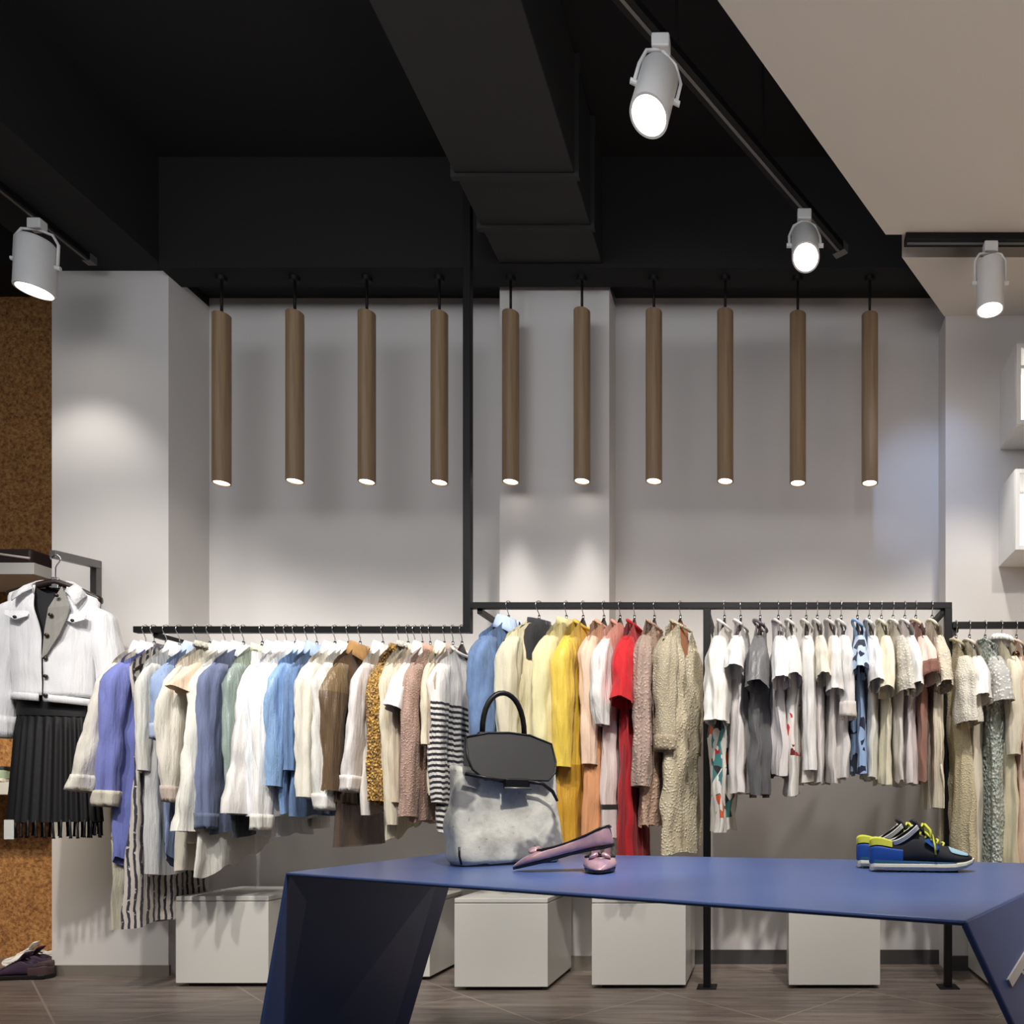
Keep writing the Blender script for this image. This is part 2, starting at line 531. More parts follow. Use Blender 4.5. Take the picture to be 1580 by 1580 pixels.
# ---------------------------------------------------------------- pendants
ORD = ['first', 'second', 'third', 'fourth', 'fifth', 'sixth', 'seventh', 'eighth', 'ninth', 'tenth']
PEND = [(342, 487, 746), (455, 484, 743), (566, 484, 744), (678, 485, 745), (788, 484, 744), (898, 481, 743), (1009, 482, 743), (1119, 482, 743), (1231, 486, 746), (1342, 487, 746)]
proto = None
DPN = 3.70
for i, (px, yt, yb) in enumerate(PEND):
    bot = P(px, yb, DPN)
    lab = 'wooden tube pendant lamp, %s from the left in the row of ten' % ORD[i]
    top = (yb - yt) * DPN / F
    e = empty('pendant_lamp', bot, 0, lab, 'pendant lamp', 'wooden tube pendants above the rails')
    r = 0.0405
    can = obj('tube_shade', lathe(bmesh.new(), [(r * 0.8, 0.02), (r * 0.86, 0.0), (r, 0.0), (r, top), (r * 0.4, top + 0.001), (0, top + 0.001)], 40), WOOD, e, smooth=True)
    m = can.modifiers.new('split', 'EDGE_SPLIT'); m.split_angle = math.radians(40)
    obj('lens', lathe(bmesh.new(), [(0, 0.018), (r * 0.85, 0.018), (r * 0.85, 0.005), (0, 0.003)], 32), LENS2, e, smooth=True)
    obj('cord', tube(bmesh.new(), [(0, 0, top), (0, 0, zs1 - bot.z)], 0.0065, 10), BLACKM, e, smooth=True)
    obj('ceiling_cup', lathe(bmesh.new(), [(0, zs1 - bot.z - 0.02), (0.022, zs1 - bot.z - 0.02), (0.025, zs1 - bot.z), (0, zs1 - bot.z)], 20), BLACKM, e)
    spot((bot.x, bot.y, bot.z - 0.02), (bot.x, bot.y - 0.14, 0), 22, 50, 1.0, 'neutral', 0.03, None, 'pendant_beam')

# ---------------------------------------------------------------- clothes racks
ZL = H + (CY - 972) * DR / F
ZR = H + (CY - 935) * DR / F
ZT = H + (CY - 965) * DR / F


def rx(px): return (px - CX) * DR / F


rk = empty('clothes_rack', (rx(722), DR, 0), 0, 'black steel wall rack of two joined rails, hung by a long ceiling post', 'clothes rack')
ox = rx(722)
q = 0.0145


def bar(x0, y0, z0, x1, y1, z1, name, par=rk, m=BLACKM):
    return obj(name, B(x0 - ox, y0 - DR, z0, x1 - ox, y1 - DR, z1), m, par, bevel=0.002)


bar(rx(209), DR - q, ZL - q, ox - q, DR + q, ZL + q, 'rail')
bar(ox + q, DR - q, ZR - q, rx(1468), DR + q, ZR + q, 'rail')
bar(ox - q * 1.2, DR - q * 1.2, ZL - q, ox + q * 1.2, DR + q * 1.2, ZC, 'post')
for px in (1091, 1462.5):
    bar(rx(px) - q * 1.15, DR - q * 1.15, 0.006, rx(px) + q * 1.15, DR + q * 1.15, ZR - q, 'post')
    bar(rx(px) - 0.045, DR - 0.045, 0, rx(px) + 0.045, DR + 0.045, 0.006, 'foot_plate')
for px, z, dd in ((240, ZL - 0.02, DW), (740, ZR - 0.02, DC), (1091, ZR - 0.025, DW), (1455, ZR - 0.025, DW)):
    bar(rx(px) - 0.012, DR, z - 0.016, rx(px) + 0.012, dd, z + 0.008, 'bracket')
rk2 = empty('clothes_rail', (rx(1480), DR, ZT), 0, 'short black clothes rail at the right edge, carrying lace dresses', 'clothes rail')
obj('rail', B(rx(1469) - rx(1480), -q, -q, rx(1760) - rx(1480), q, q), BLACKM, rk2, bevel=0.002)
for px in (1475, 1740):
    obj('bracket', B(rx(px) - rx(1480) - 0.012, 0, -0.03, rx(px) - rx(1480) + 0.012, DC - DR, -0.006), BLACKM, rk2)


# ---------------------------------------------------------------- hangers and garments
def hanger(x, D, zr, drop, label, group, yaw=0.0):
    e = empty('clothes_hanger', (x, D, zr - drop), yaw, label, 'hanger', group)
    pts = []
    R = 0.022
    for k in range(15):
        a = math.radians(-20 + k * 235 / 14)
        pts.append((0, R * math.cos(a), drop + 0.001 + R * math.sin(a)))
    pts += [(0, -0.006, drop - 0.030), (0, 0, drop - 0.040), (0, 0, 0.0)]
    obj('hook', tube(bmesh.new(), pts, 0.0022, 6), CHROME, e, smooth=True)
    rs = []
    for k in range(21):
        u = -1 + k / 10.0
        a = abs(u)
        y = u * 0.182
        z = 0.012 - 0.024 * sm(a / 0.35) - 0.112 * a ** 1.15
        hw = 0.006 + 0.006 * a; hh = 0.017 - 0.004 * a + 0.010 * math.exp(-(a / 0.16) ** 2)
        rs.append([(hw * math.cos(t) * 0.9, y, z + hh * math.sin(t)) for t in [m * math.pi / 5 for m in range(10)]])
    obj('shoulder_bar', rings(bmesh.new(), rs, True, True), HANG, e, smooth=True)
    obj('ferrule', tube(bmesh.new(), [(0, 0, 0.02), (0, 0, 0.045)], 0.006, 10), CHROME, e, smooth=True)
    return e


def garment_body(rng, W0, L, T, flare=0.1, dip=0.04, neck=0.07, hem='straight', fold=1.0, back=False, N=60, M=36):
    seed = rng.uniform(0, 50)
    p1, p2, p3 = rng.uniform(0, 6), rng.uniform(0, 6), rng.uniform(0, 6)
    k1 = rng.uniform(2.2, 3.6)
    rs = []
    for j in range(M + 1):
        s = (j / M) ** 1.15
        r = []
        for i in range(N):
            th = 2 * math.pi * i / N
            c, sn = math.cos(th), math.sin(th)
            cy = math.copysign(abs(c) ** 0.75, c); cx = math.copysign(abs(sn) ** 0.85, sn)
            d = s * L
            W = W0 * (1 - 0.10 * sm(d / 0.20)) * (1 + flare * sm((d - 0.15) / max(0.2, L - 0.15)))
            y = W * cy
            a = abs(y)
            zt = -0.72 * max(0, a - neck * 0.7) - 0.5 * max(0, a - W0 + 0.03)
            if a < neck and sn > 0: zt -= dip * (1 - (a / neck) ** 2)
            zh = -L
            if hem == 'tail': zh += 0.07 * abs(cy) ** 2 - (0.02 if sn < 0 else 0)
            elif hem == 'asym': zh += 0.06 * cy + 0.015 * math.sin(y * 40 + p1)
            elif hem == 'scallop': zh += 0.008 * math.sin(y * 90)
            else: zh += 0.008 * math.sin(y * 22 + p2)
            z = zt + (zh - zt) * s
            t = T * (0.62 + 0.38 * sm(d / 0.16)) * (1 + 0.1 * math.sin(z * 9 + p3))
            f = fold * T * 0.55 * sm(d / 0.35) * (math.sin(k1 * y / W0 * 3 + p1) + 0.6 * math.sin(k1 * 2.2 * y / W0 * 3 + p2))
            nz = noise.noise(Vector((y * 11, z * 6, seed + (2 if sn > 0 else 0)))) + 0.5 * noise.noise(Vector((y * 24, z * 13, seed)))
            x = t * cx + f * 0.6 + nz * T * 0.5
            y += noise.noise(Vector((z * 5, seed, cx * 1.5))) * 0.012 * sm(d / 0.2)
            r.append((x, y, z))
        rs.append(r)
    return rings(bmesh.new(), rs)


def sleeve_rings(rng, side, W0, T, Ls, style, sway, s0=0.0, s1=1.0, grow=0.0, n=26, M=20, seed=0.0):
    rs = []
    y0 = W0 - 0.028; z0 = -0.72 * (W0 - 0.05) + 0.004
    for j in range(M + 1):
        s = lerp(s0, s1, j / M); d = s * Ls
        if style == 'long':
            out = 0.035 * (1 - math.exp(-s * 5)); ry = lerp(0.070, 0.050, s); kx = lerp(1.05, 0.95, s)
        elif style == 'slim':
            out = 0.02 * (1 - math.exp(-s * 5)); ry = lerp(0.058, 0.036, s); kx = lerp(1.0, 0.8, s)
        elif style == 'bell':
            out = 0.05 * s; ry = lerp(0.065, 0.085, s); kx = lerp(1.0, 1.25, s)
        elif style == 'balloon':
            b = math.sin(math.pi * min(1, s * 1.02)) ** 0.8
            out = 0.05 * (1 - math.exp(-s * 4)); ry = 0.042 + 0.032 * b; kx = 0.7 + 0.35 * b
        else:   # short
            out = 0.075 * s; ry = lerp(0.062, 0.074, s); kx = lerp(1.0, 1.15, s)
        cap = math.sqrt(max(0.0, min(1.0, (d + 0.012) / 0.10)))
        a, b_ = (T + 0.006) * kx * lerp(0.35, 1, cap) + grow, ry * lerp(0.35, 1, cap) + grow
        cx = sway * s ** 1.3; cyy = side * (y0 + out - 0.045 * (1 - cap)); cz = z0 - d
        r = []
        for i in range(n):
            th = 2 * math.pi * i / n
            ex = math.cos(th); ey = math.sin(th)
            nz = noise.noise(Vector((ex * 1.6 + side * 4, ey * 1.6, cz * 7 + seed)))
            nf = noise.noise(Vector((ex * 3.1, ey * 3.1 + seed, cz * 2.2)))
            nd = noise.noise(Vector((ex * 2 + ey * 2, cz * 16 + seed, side * 3.0)))
            k = 1 + 0.30 * nz + 0.34 * nf * min(1, d / 0.12) + 0.16 * nd
            tilt = (0.30 if style in ('short',) else 0.08) * s
            r.append((cx + a * ex * k, cyy + b_ * ey * k, cz + tilt * side * ey * b_ * 1.0 + 0.12 * (1 - cap) * 0))
        rs.append(r)
    return rs


def collar_bm(kind, rng, T, front):
    bm = bmesh.new()
    a0 = max(T, 0.018) * 0.85 + 0.008; b0 = 0.052
    if kind == 'shirt':
        prof = [(-0.004, -0.030), (-0.002, 0.004), (0.0, 0.026), (0.007, 0.031), (0.017, 0.016), (0.029, -0.012), (0.037, -0.034)]
        rs = []
        n = 30
        for k in range(n + 1):
            th = math.radians(14 + (332) * k / n)
            e = min(k, n - k) / n
            pt = max(0, 1 - e / 0.16)
            r = []
            for q_, (o, z) in enumerate(prof):
                dz = -0.028 * pt * (q_ / 6.0) ** 2 - 0.022 * (1 + math.cos(th)) / 2
                r.append((front * (a0 + o * 0.5 + 0.010 * pt * (q_ / 6)) * math.cos(th), (b0 + o) * math.sin(th), z + dz))
            rs.append(r)
        rings(bm, rs, closed=False)
    elif kind == 'ruffle':
        rs = []
        for k in range(61):
            th = 2 * math.pi * k / 60
            w_ = math.sin(k * 1.9) * 0.008
            rs.append([(front * (a0 + o + w_ * (j / 3)) * math.cos(th), (b0 + o + w_ * (j / 3)) * math.sin(th), z - 0.02 * (1 + math.cos(th)) / 2) for j, (o, z) in enumerate([(0, -0.02), (0.0, 0.022), (0.012, 0.030), (0.022, 0.004)])])
        rings(bm, rs, closed=False)
    elif kind == 'stand':
        rs = []
        for k in range(41):
            th = 2 * math.pi * k / 40
            rs.append([(front * (a0 + o) * math.cos(th), (b0 + o) * math.sin(th), z - 0.02 * (1 + math.cos(th)) / 2) for o, z in [(0.002, -0.03), (0.0, 0.018), (0.004, 0.02), (0.008, -0.02)]])
        rings(bm, rs, closed=False)
    else:   # round knitted neckband
        pts = []
        for k in range(37):
            th = 2 * math.pi * k / 36
            f = (1 + math.cos(th)) / 2
            pts.append((front * (max(T, 0.018) * 0.9) * math.cos(th), 0.068 * math.sin(th), 0.004 - 0.045 * f))
        tube(bm, pts, 0.0065, 8, False)
    return bm


def garment(rail, px, name, cat, label, short, mat, hem, sleeve='long', send=1220, smat=None, collar='shirt', cmat=None, cuff=None,
            W0=0.195, T=None, flare=0.1, fold=1.0, hemstyle='straight', sway=None, dip=0.04, extra=None, yaw=None):
    zr, drop, grp = {'L': (ZL, 0.098, 'left rail'), 'M': (ZR, 0.088, 'right rail left of the middle post'), 'R': (ZR, 0.088, 'right rail right of the middle post'), 'T': (ZT, 0.088, 'short rail at the right edge')}[rail]
    rng = random.Random(int(px * 7))
    x = rx(px)
    front = 1
    if yaw is None: yaw = math.radians(rng.uniform(-3, 3))
    hanger(x, DR, zr, drop, 'dark wooden hanger holding the ' + short, 'dark hangers on the ' + grp, yaw)
    e = empty(name, (x, DR, zr - drop + 0.014), yaw, label, cat, 'clothes on the ' + grp)
    zN = zr - drop + 0.014
    Dn = DR - W0
    L = zN - (H - (hem - CY) * (Dn + 0.03) / F)
    Ls = zN - 0.72 * (W0 - 0.05) - (H - (send - CY) * (Dn - 0.04) / F) if send else 0.25
    if T is None: T = 0.026
    mats = mat
    sd = rng.uniform(0, 30)
    obj('body', garment_body(rng, W0, L, T, flare, dip, 0.072, hemstyle, fold), mats, e, smooth=True)
    if sleeve and sleeve != 'none':
        for side in (-1, 1):
            sw = (sway if sway is not None else rng.uniform(-0.012, 0.012))
            s_end = 1.0
            o = obj('sleeve', rings(bmesh.new(), sleeve_rings(rng, side, W0, T, Ls, sleeve, sw, 0, 1, 0, seed=sd), True, False), smat or mat, e, smooth=True)
            if cuff:
                L0 = max(0.5, 1 - 0.065 / Ls)
                obj('cuff', rings(bmesh.new(), sleeve_rings(rng, side, W0, T, Ls, sleeve, sw, L0, 1.005, 0.0035, M=4, seed=sd)), cuff, o, smooth=True, solid=0.002)
    if collar:
        obj('collar' if collar != 'round' else 'neckband', collar_bm(collar, rng, T, front), cmat or mat, e, smooth=True, solid=0.0015 if collar != 'round' else 0)
    if collar == 'shirt':
        bm = bmesh.new()
        for k in range(6):
            z = -0.09 - k * 0.085
            if z < -L + 0.06: break
            M = Matrix.Translation((T * 1.12 + 0.004, 0.0, z)) @ Matrix.Rotation(math.pi / 2, 4, 'Y')
            b2 = lathe(bmesh.new(), [(0, 0), (0.005, 0), (0.005, 0.002), (0, 0.0025)], 10, M)
            obj('button', b2, cmat or WHITEM, e)
        bm.free()
    if extra: extra(e, rng, W0, L, T)
    return e


def band(z_a, z_b, mat, name='hem_band', grow=0.004):
    def f(e, rng, W0, L, T):
        rs = []
        for z in (z_a, (z_a + z_b) / 2, z_b):
            rs.append([((T * 1.15 + grow) * math.copysign(abs(math.sin(t)) ** .85, math.sin(t)), (W0 * 1.02 + grow) * math.copysign(abs(math.cos(t)) ** .75, math.cos(t)), z) for t in [k * 2 * math.pi / 40 for k in range(40)]])
        obj(name, rings(bmesh.new(), rs), mat, e, smooth=True)
    return f


def skirt(ztop, zbot, mat, flare=1.3, pleats=14, depth=0.012, name='skirt'):
    def f(e, rng, W0, L, T):
        rs = []
        p = rng.uniform(0, 6)
        for j in range(15):
            s = j / 14; z = lerp(ztop, zbot, s)
            r = []
            for k in range(96):
                t = k * 2 * math.pi / 96
                g = lerp(1.0, flare, s)
                a = T * 1.1 * g + depth * s * math.sin(pleats * t + p); b_ = W0 * 0.92 * lerp(1, 1 + (flare - 1) * 0.25, s) + depth * 0.7 * s * math.sin(pleats * t + p)
                r.append((a * math.sin(t), b_ * math.cos(t), z))
            rs.append(r)
        obj(name, rings(bmesh.new(), rs), mat, e, smooth=True)
    return f


def yoke(zb, mat, hw=0.11, k_=1.35):
    def f(e, rng, W0, L, T):
        rs = []
        for z in (-0.012, -0.045, zb / 2, zb):
            g = 0.62 if z > -0.02 else 1.0
            rs.append([((T * k_ * g + 0.006) * math.copysign(abs(math.sin(t)) ** 0.3, math.sin(t)), hw * lerp(0.7, 1, sm(-z / 0.06)) * math.copysign(abs(math.cos(t)) ** 0.5, math.cos(t)), z - 0.25 * max(0, hw * abs(math.cos(t)) - 0.05) * (z > -0.05)) for t in [k * 2 * math.pi / 40 for k in range(40)]])
        obj('yoke_panel', rings(bmesh.new(), rs), mat, e, smooth=True)
    return f


def ball(y, z, r, mat, name):
    def f(e, rng, W0, L, T):
        M = Matrix.Translation((-T - r * 0.6, y, z))
        obj(name, lathe(bmesh.new(), [(r * math.sin(a), r * math.cos(a)) for a in [k * math.pi / 10 for k in range(11)]], 18, M), mat, e, smooth=True)
    return f


def zz(rail, py, W0=0.195):
    """height (garment space) seen at picture row py on the near edge of a garment"""
    zr, drop = {'L': (ZL, 0.098), 'M': (ZR, 0.088), 'R': (ZR, 0.088), 'T': (ZT, 0.088)}[rail]
    return (H - (py - CY) * (DR - W0) / F) - (zr - drop + 0.014)


white = fab((236, 234, 230)); warmw = fab((236, 230, 216)); coolw = fab((226, 228, 232)); cream = fab((228, 220, 196))
silkw = fab((238, 234, 228), 'satin'); ivory = fab((232, 226, 202)); greyw = fab((204, 200, 194))
lacew = fab((236, 232, 222), 'lace', (190, 184, 170)); lacec = fab((226, 218, 194), 'lace', (200, 188, 158))
sheerw = fab((236, 234, 228), sheer=0.25)
peri = fab((116, 124, 190)); chamb = fab((150, 170, 205)); slate = fab((104, 114, 142)); sky = fab((140, 174, 214), 'satin')

# left rail
garment('L', 225, 'shirt', 'shirt', 'long cream shirt with a wide turned cuff, first garment on the left rail', 'cream shirt with the wide cuff', fab((208, 200, 180)), 1432, 'bell', 1222, fab((222, 216, 204)), 'shirt', white, fab((226, 220, 206)), sway=-0.085, flare=0.0, T=0.022)
garment('L', 238, 'shirt', 'shirt', 'periwinkle blue shirt with white collar and pale cuffs', 'periwinkle shirt', fab((112, 120, 188)), 1345, 'long', 1245, fab((122, 130, 196)), 'shirt', fab((232, 236, 242)), fab((214, 206, 188)), hemstyle='tail', T=0.034, sway=-0.035)
garment('L', 257, 'dress', 'dress', 'long black and white striped and patterned dress beside the periwinkle shirt', 'striped patterned dress', fab((206, 198, 188), 'pinstripe', (52, 50, 62), scale=0.032), 1428, 'none', 0, None, 'stand', fab((170, 164, 160), 'lace', (60, 56, 66)), T=0.026, flare=0.25, fold=1.4)
garment('L', 277, 'blouse', 'blouse', 'thin grey white long blouse hanging down between the striped dress and chambray shirt', 'thin grey white blouse', fab((204, 204, 202)), 1350, 'slim', 1190, fab((226, 224, 214)), 'shirt', white, T=0.020)
garment('L', 303, 'shirt', 'shirt', 'pale chambray blue shirt with rolled-up sleeve', 'pale chambray shirt', fab((126, 142, 178)), 1340, 'long', 1142, chamb, 'shirt', fab((190, 206, 226)), fab((170, 184, 212)), hemstyle='tail', T=0.024)
garment('L', 324, 'blouse', 'blouse', 'cream blouse with frilled lace collar and balloon sleeves', 'frill-collared cream blouse', fab((214, 206, 190)), 1345, 'balloon', 1238, fab((224, 218, 204)), 'ruffle', lacew, fab((196, 180, 168)), T=0.024)
garment('L', 347, 'blouse', 'blouse', 'cream blouse printed with orange and teal patches on its lower half', 'cream printed blouse', fab((228, 222, 208), 'print', z0=zz('L', 1170), z1=zz('L', 1245), scale=16, pal=[(214, 150, 130), (240, 232, 220), (40, 90, 100), (190, 80, 40), (60, 40, 40)]), 1300, 'short', 1070, fab((232, 206, 180)), 'shirt', white, T=0.022)
garment('L', 361, 'shirt', 'shirt', 'big sheer white batwing shirt with flaring uneven hem', 'sheer white batwing shirt', fab((226, 224, 214)), 1332, 'bell', 1285, fab((228, 226, 216)), 'shirt', white, None, W0=0.2, flare=0.3, hemstyle='asym', T=0.026, sway=-0.035)
garment('L', 376, 'shirt', 'shirt', 'slate blue shirt with a deep cuff', 'slate blue shirt', slate, 1285, 'long', 1280, fab((108, 118, 150)), 'shirt', coolw, fab((92, 104, 130)), T=0.024, sway=-0.008)
garment('L', 405, 'blouse', 'blouse', 'sage green silky blouse with pale shoulder, dark hem', 'sage green blouse', fab((150, 160, 146), 'satin', zones=[(-0.001, (150, 160, 146)), (zz('L', 1255), (62, 68, 76))]), 1290, 'slim', 1255, fab((140, 154, 146), 'satin'), 'stand', fab((214, 214, 184)), T=0.026)
garment('L', 428, 'tee', 'top', 'white top with a wide short cape sleeve left of centre on the left rail', 'white cape-sleeved top', white, 1262, 'bell', 1258, fab((226, 222, 218)), 'shirt', white, T=0.028, sway=-0.03, extra=skirt(-0.05, zz('L', 1098), white, 1.25, 8, 0.003, 'cape_sleeve'))
garment('L', 442, 'blouse', 'blouse', 'long white blouse hanging lower than the cape-sleeved top beside it', 'long white blouse', coolw, 1290, 'long', 1262, None, 'shirt', white, T=0.022)
garment('L', 456, 'shirt', 'shirt', 'white shirt with buttoned cuff, left of the sky blue shirt', 'white shirt left of the sky blue one', white, 1262, 'long', 1282, None, 'shirt', white, fab((230, 226, 216)), T=0.022)
garment('L', 474, 'shirt', 'shirt', 'shiny sky blue shirt between white shirts', 'sky blue shirt', fab((120, 152, 194), 'satin'), 1255, 'long', 1215, sky, 'shirt', fab((196, 216, 236)), T=0.022)
garment('L', 489, 'shirt', 'shirt', 'steel blue denim shirt right of the sky blue shirt', 'steel blue denim shirt', fab((96, 122, 158), 'denim'), 1258, 'slim', 1190, fab((104, 132, 172), 'denim'), 'shirt', fab((176, 196, 222)), T=0.020)
garment('L', 517, 'shirt', 'shirt', 'soft white shirt, first of two right of the denim shirt', 'soft white shirt', warmw, 1235, 'long', 1232, None, 'shirt', white, T=0.028)
garment('L', 538, 'shirt', 'shirt', 'white shirt with plain cuff hanging left of the tan sheer shirt', 'white shirt left of the tan one', fab((232, 230, 222)), 1240, 'long', 1250, None, 'shirt', white, fab((234, 232, 226)), T=0.026)
garment('L', 556, 'shirt', 'shirt', 'tan and brown sheer shirt with gold shoulder', 'tan brown shirt', fab((112, 84, 56), 'satin', zones=[(zz('L', 1060), (100, 80, 58)), (zz('L', 1210), (84, 66, 50))]), 1240, 'long', 1222, fab((132, 108, 74), 'satin', zones=[(zz('L', 1068), (108, 86, 62))]), 'shirt', fab((176, 132, 78)), T=0.026, extra=skirt(zz('L', 1225), zz('L', 1308), fab((92, 70, 54), sheer=0.3), 1.3, 7, 0.01, 'sheer_hem'))
garment('L', 591, 'shirt', 'shirt', 'white shirt with long straight sleeve right of the tan shirt', 'white shirt right of the tan one', fab((222, 216, 208)), 1255, 'long', 1222, fab((230, 224, 220)), 'shirt', white, fab((232, 226, 222)), T=0.024, sway=-0.045)
garment('L', 615, 'top', 'top', 'mustard gold sequinned top', 'mustard sequinned top', fab((200, 152, 66), 'sequin', (120, 88, 38)), 1240, 'long', 1238, fab((212, 162, 70), 'sequin', (128, 94, 42)), 'stand', None, T=0.028)
garment('L', 630, 'blouse', 'blouse', 'ivory blouse with white lace collar and pointed hem', 'lace-collared ivory blouse', fab((206, 198, 176)), 1280, 'slim', 1275, fab((212, 204, 182)), 'ruffle', lacew, T=0.018, sway=0.03, hemstyle='asym')
garment('L', 640, 'blouse', 'blouse', 'narrow beige blouse beside the lace-collared ivory one', 'narrow beige blouse', fab((200, 186, 164)), 1262, 'slim', 1240, None, 'stand', None, T=0.018)
garment('L', 652, 'top', 'top', 'white top with a wine red edge left of the dusty pink lace', 'white top with red edge', fab((224, 214, 204)), 1235, 'short', 1100, white, 'shirt', white, T=0.020)
garment('L', 664, 'blouse', 'blouse', 'dusty pink brown lace blouse', 'dusty pink lace blouse', fab((200, 176, 158), 'lace', (166, 136, 122), scale=110), 1268, 'long', 1262, None, 'stand', fab((190, 150, 130)), T=0.026)
garment('L', 686, 'blouse', 'blouse', 'cream collared blouse left of the striped tee', 'cream blouse left of the striped tee', fab((226, 216, 190)), 1225, 'slim', 1150, None, 'shirt', fab((236, 228, 206)), T=0.022)
garment('L', 699, 'top', 'top', 'plain taupe top squeezed between the cream blouse and striped tee', 'taupe top', fab((176, 160, 144)), 1225, 'slim', 1150, None, 'stand', None, T=0.018)
garment('L', 713, 'tee', 'tee', 'white tee with thick black stripes from the chest down', 'black and white striped tee', fab((222, 218, 212), 'stripe', (24, 24, 32), z0=zz('L', 1082), scale=0.0245), 1282, 'slim', 1240, None, 'round', fab((232, 228, 222)), T=0.030, dip=0.06, W0=0.2, yaw=math.radians(-9))

# right rail, left of the middle post
garment('M', 785, 'shirt', 'shirt', 'faded blue denim shirt with light collar, behind the bag', 'blue denim shirt', fab((92, 118, 158), 'denim'), 1250, 'long', 1180, fab((104, 130, 170), 'denim'), 'shirt', fab((190, 208, 234)), T=0.04, yaw=math.radians(-16))
garment('M', 832, 'blouse', 'blouse', 'ivory cream blouse with black square yoke at the neck', 'cream blouse with black yoke', fab((224, 214, 178)), 1290, 'slim', 1200, fab((222, 214, 186)), 'stand', fab((40, 42, 46)), T=0.042, extra=yoke(-0.19, fab((38, 38, 40))), yaw=math.radians(-30))
garment('M', 874, 'blouse', 'blouse', 'pale lemon blouse left of the bright yellow dress', 'pale lemon blouse', fab((214, 204, 150)), 1270, 'long', 1195, fab((230, 222, 172)), 'stand', None, T=0.034, yaw=math.radians(-12))
garment('M', 900, 'dress', 'dress', 'bright yellow dress with golden lower half', 'bright yellow dress', fab((232, 196, 70), 'satin', zones=[(zz('M', 1178), (206, 156, 50))]), 1300, 'long', 1185, fab((238, 206, 84), 'satin'), 'none', None, T=0.036, fold=1.3, yaw=math.radians(-10))
garment('M', 932, 'dress', 'dress', 'pale peach dress right of the yellow dress', 'pale peach dress', fab((224, 178, 142), zones=[(zz('M', 1130), (222, 158, 110))]), 1295, 'slim', 1180, fab((236, 204, 178)), 'none', None, T=0.034, yaw=math.radians(-9))
garment('M', 957, 'dress', 'dress', 'coral pink dress with shiny white puffed sleeves and black hem line', 'coral dress with white sleeves', fab((232, 168, 148), zones=[(zz('M', 1110), (214, 198, 192)), (zz('M', 1240), (28, 24, 28)), (zz('M', 1249), (206, 198, 194))]), 1290, 'balloon', 1120, silkw, 'none', None, T=0.032, yaw=math.radians(-11))
garment('M', 979, 'dress', 'dress', 'red short-sleeved dress with long deep red skirt', 'red dress', fab((206, 20, 32), zones=[(zz('M', 1090), (176, 14, 26))]), 1318, 'short', 1086, fab((210, 26, 36)), 'none', None, T=0.034, extra=skirt(zz('M', 1150), zz('M', 1345), fab((142, 12, 24)), 1.5, 16, 0.008), yaw=math.radians(-3))
garment('M', 1010, 'dress', 'dress', 'taupe pink crochet lace dress beside the red dress', 'taupe crochet dress', fab((222, 188, 160), 'lace', (190, 158, 136), scale=70), 1275, 'long', 1215, fab((206, 184, 170), 'lace', (176, 152, 138), scale=70), 'none', None, T=0.034, hemstyle='scallop', yaw=math.radians(-6))
garment('M', 1050, 'coat', 'coat', 'long cream lace coat with sleeve ending in fur-like trim, rust lining at neck', 'long cream lace coat', lacec, 1318, 'slim', 1158, fab((226, 218, 196), 'lace', (180, 168, 140), scale=120), 'none', None, T=0.045, extra=yoke(-0.20, fab((176, 104, 44)), 0.06, 0.35), dip=0.17, cuff=fab((218, 206, 180), 'lace', (170, 156, 130)), yaw=math.radians(-15))

# right rail, right of the middle post
garment('R', 1118, 'tunic', 'tunic', 'long white tunic with orange and teal print, first right of the middle post', 'white printed tunic', fab((232, 228, 220), 'print', z0=zz('R', 1105), z1=zz('R', 1262), scale=20), 1282, 'bell', 1116, fab((234, 232, 224)), 'round', white, T=0.034, W0=0.2, yaw=math.radians(-7))
garment('R', 1143, 'blouse', 'blouse', 'sheer white blouse between the printed tunic and charcoal dress', 'sheer white blouse', fab((222, 216, 212)), 1222, 'short', 1038, white, 'none', None, T=0.034, yaw=math.radians(-4))
garment('R', 1173, 'dress', 'dress', 'charcoal grey satin dress', 'charcoal satin dress', fab((96, 96, 98), 'satin'), 1228, 'short', 1062, fab((112, 112, 114), 'satin'), 'none', None, T=0.034, fold=1.3)
garment('R', 1201, 'blouse', 'blouse', 'white balloon-sleeved blouse right of the charcoal dress', 'white balloon-sleeved blouse', fab((218, 212, 210)), 1196, 'short', 1056, white, 'none', None, T=0.030)
garment('R', 1220, 'top', 'top', 'white top with a tall red print', 'white top with red print', fab((228, 224, 216), 'print', z0=zz('R', 1060), z1=zz('R', 1165), scale=15, pal=[(190, 24, 34), (200, 40, 44), (232, 220, 214), (120, 14, 22)]), 1226, 'short', 1052, white, 'none', None, T=0.026)
garment('R', 1244, 'blouse', 'blouse', 'plain long white blouse right of the red printed top', 'white blouse right of the red print', fab((224, 218, 208)), 1208, 'slim', 1190, white, 'none', None, T=0.026)
garment('R', 1261, 'tee', 'tee', 'white tee with cream-edged sleeve above a frill', 'white tee with cream sleeve edge', fab((222, 216, 212)), 1206, 'short', 1050, fab((234, 226, 208)), 'none', None, T=0.022)
garment('R', 1280, 'blouse', 'blouse', 'white blouse with gauzy frilled sleeve', 'white frill-sleeved blouse', fab((220, 214, 210)), 1206, 'bell', 1068, white, 'none', None, T=0.024)
garment('R', 1298, 'shirt', 'shirt', 'white shirt with elbow-length cuffed sleeve left of the light blue print', 'white elbow-sleeved shirt', fab((224, 220, 216)), 1198, 'long', 1108, white, 'none', None, fab((230, 222, 214)), T=0.026, sway=0.02)
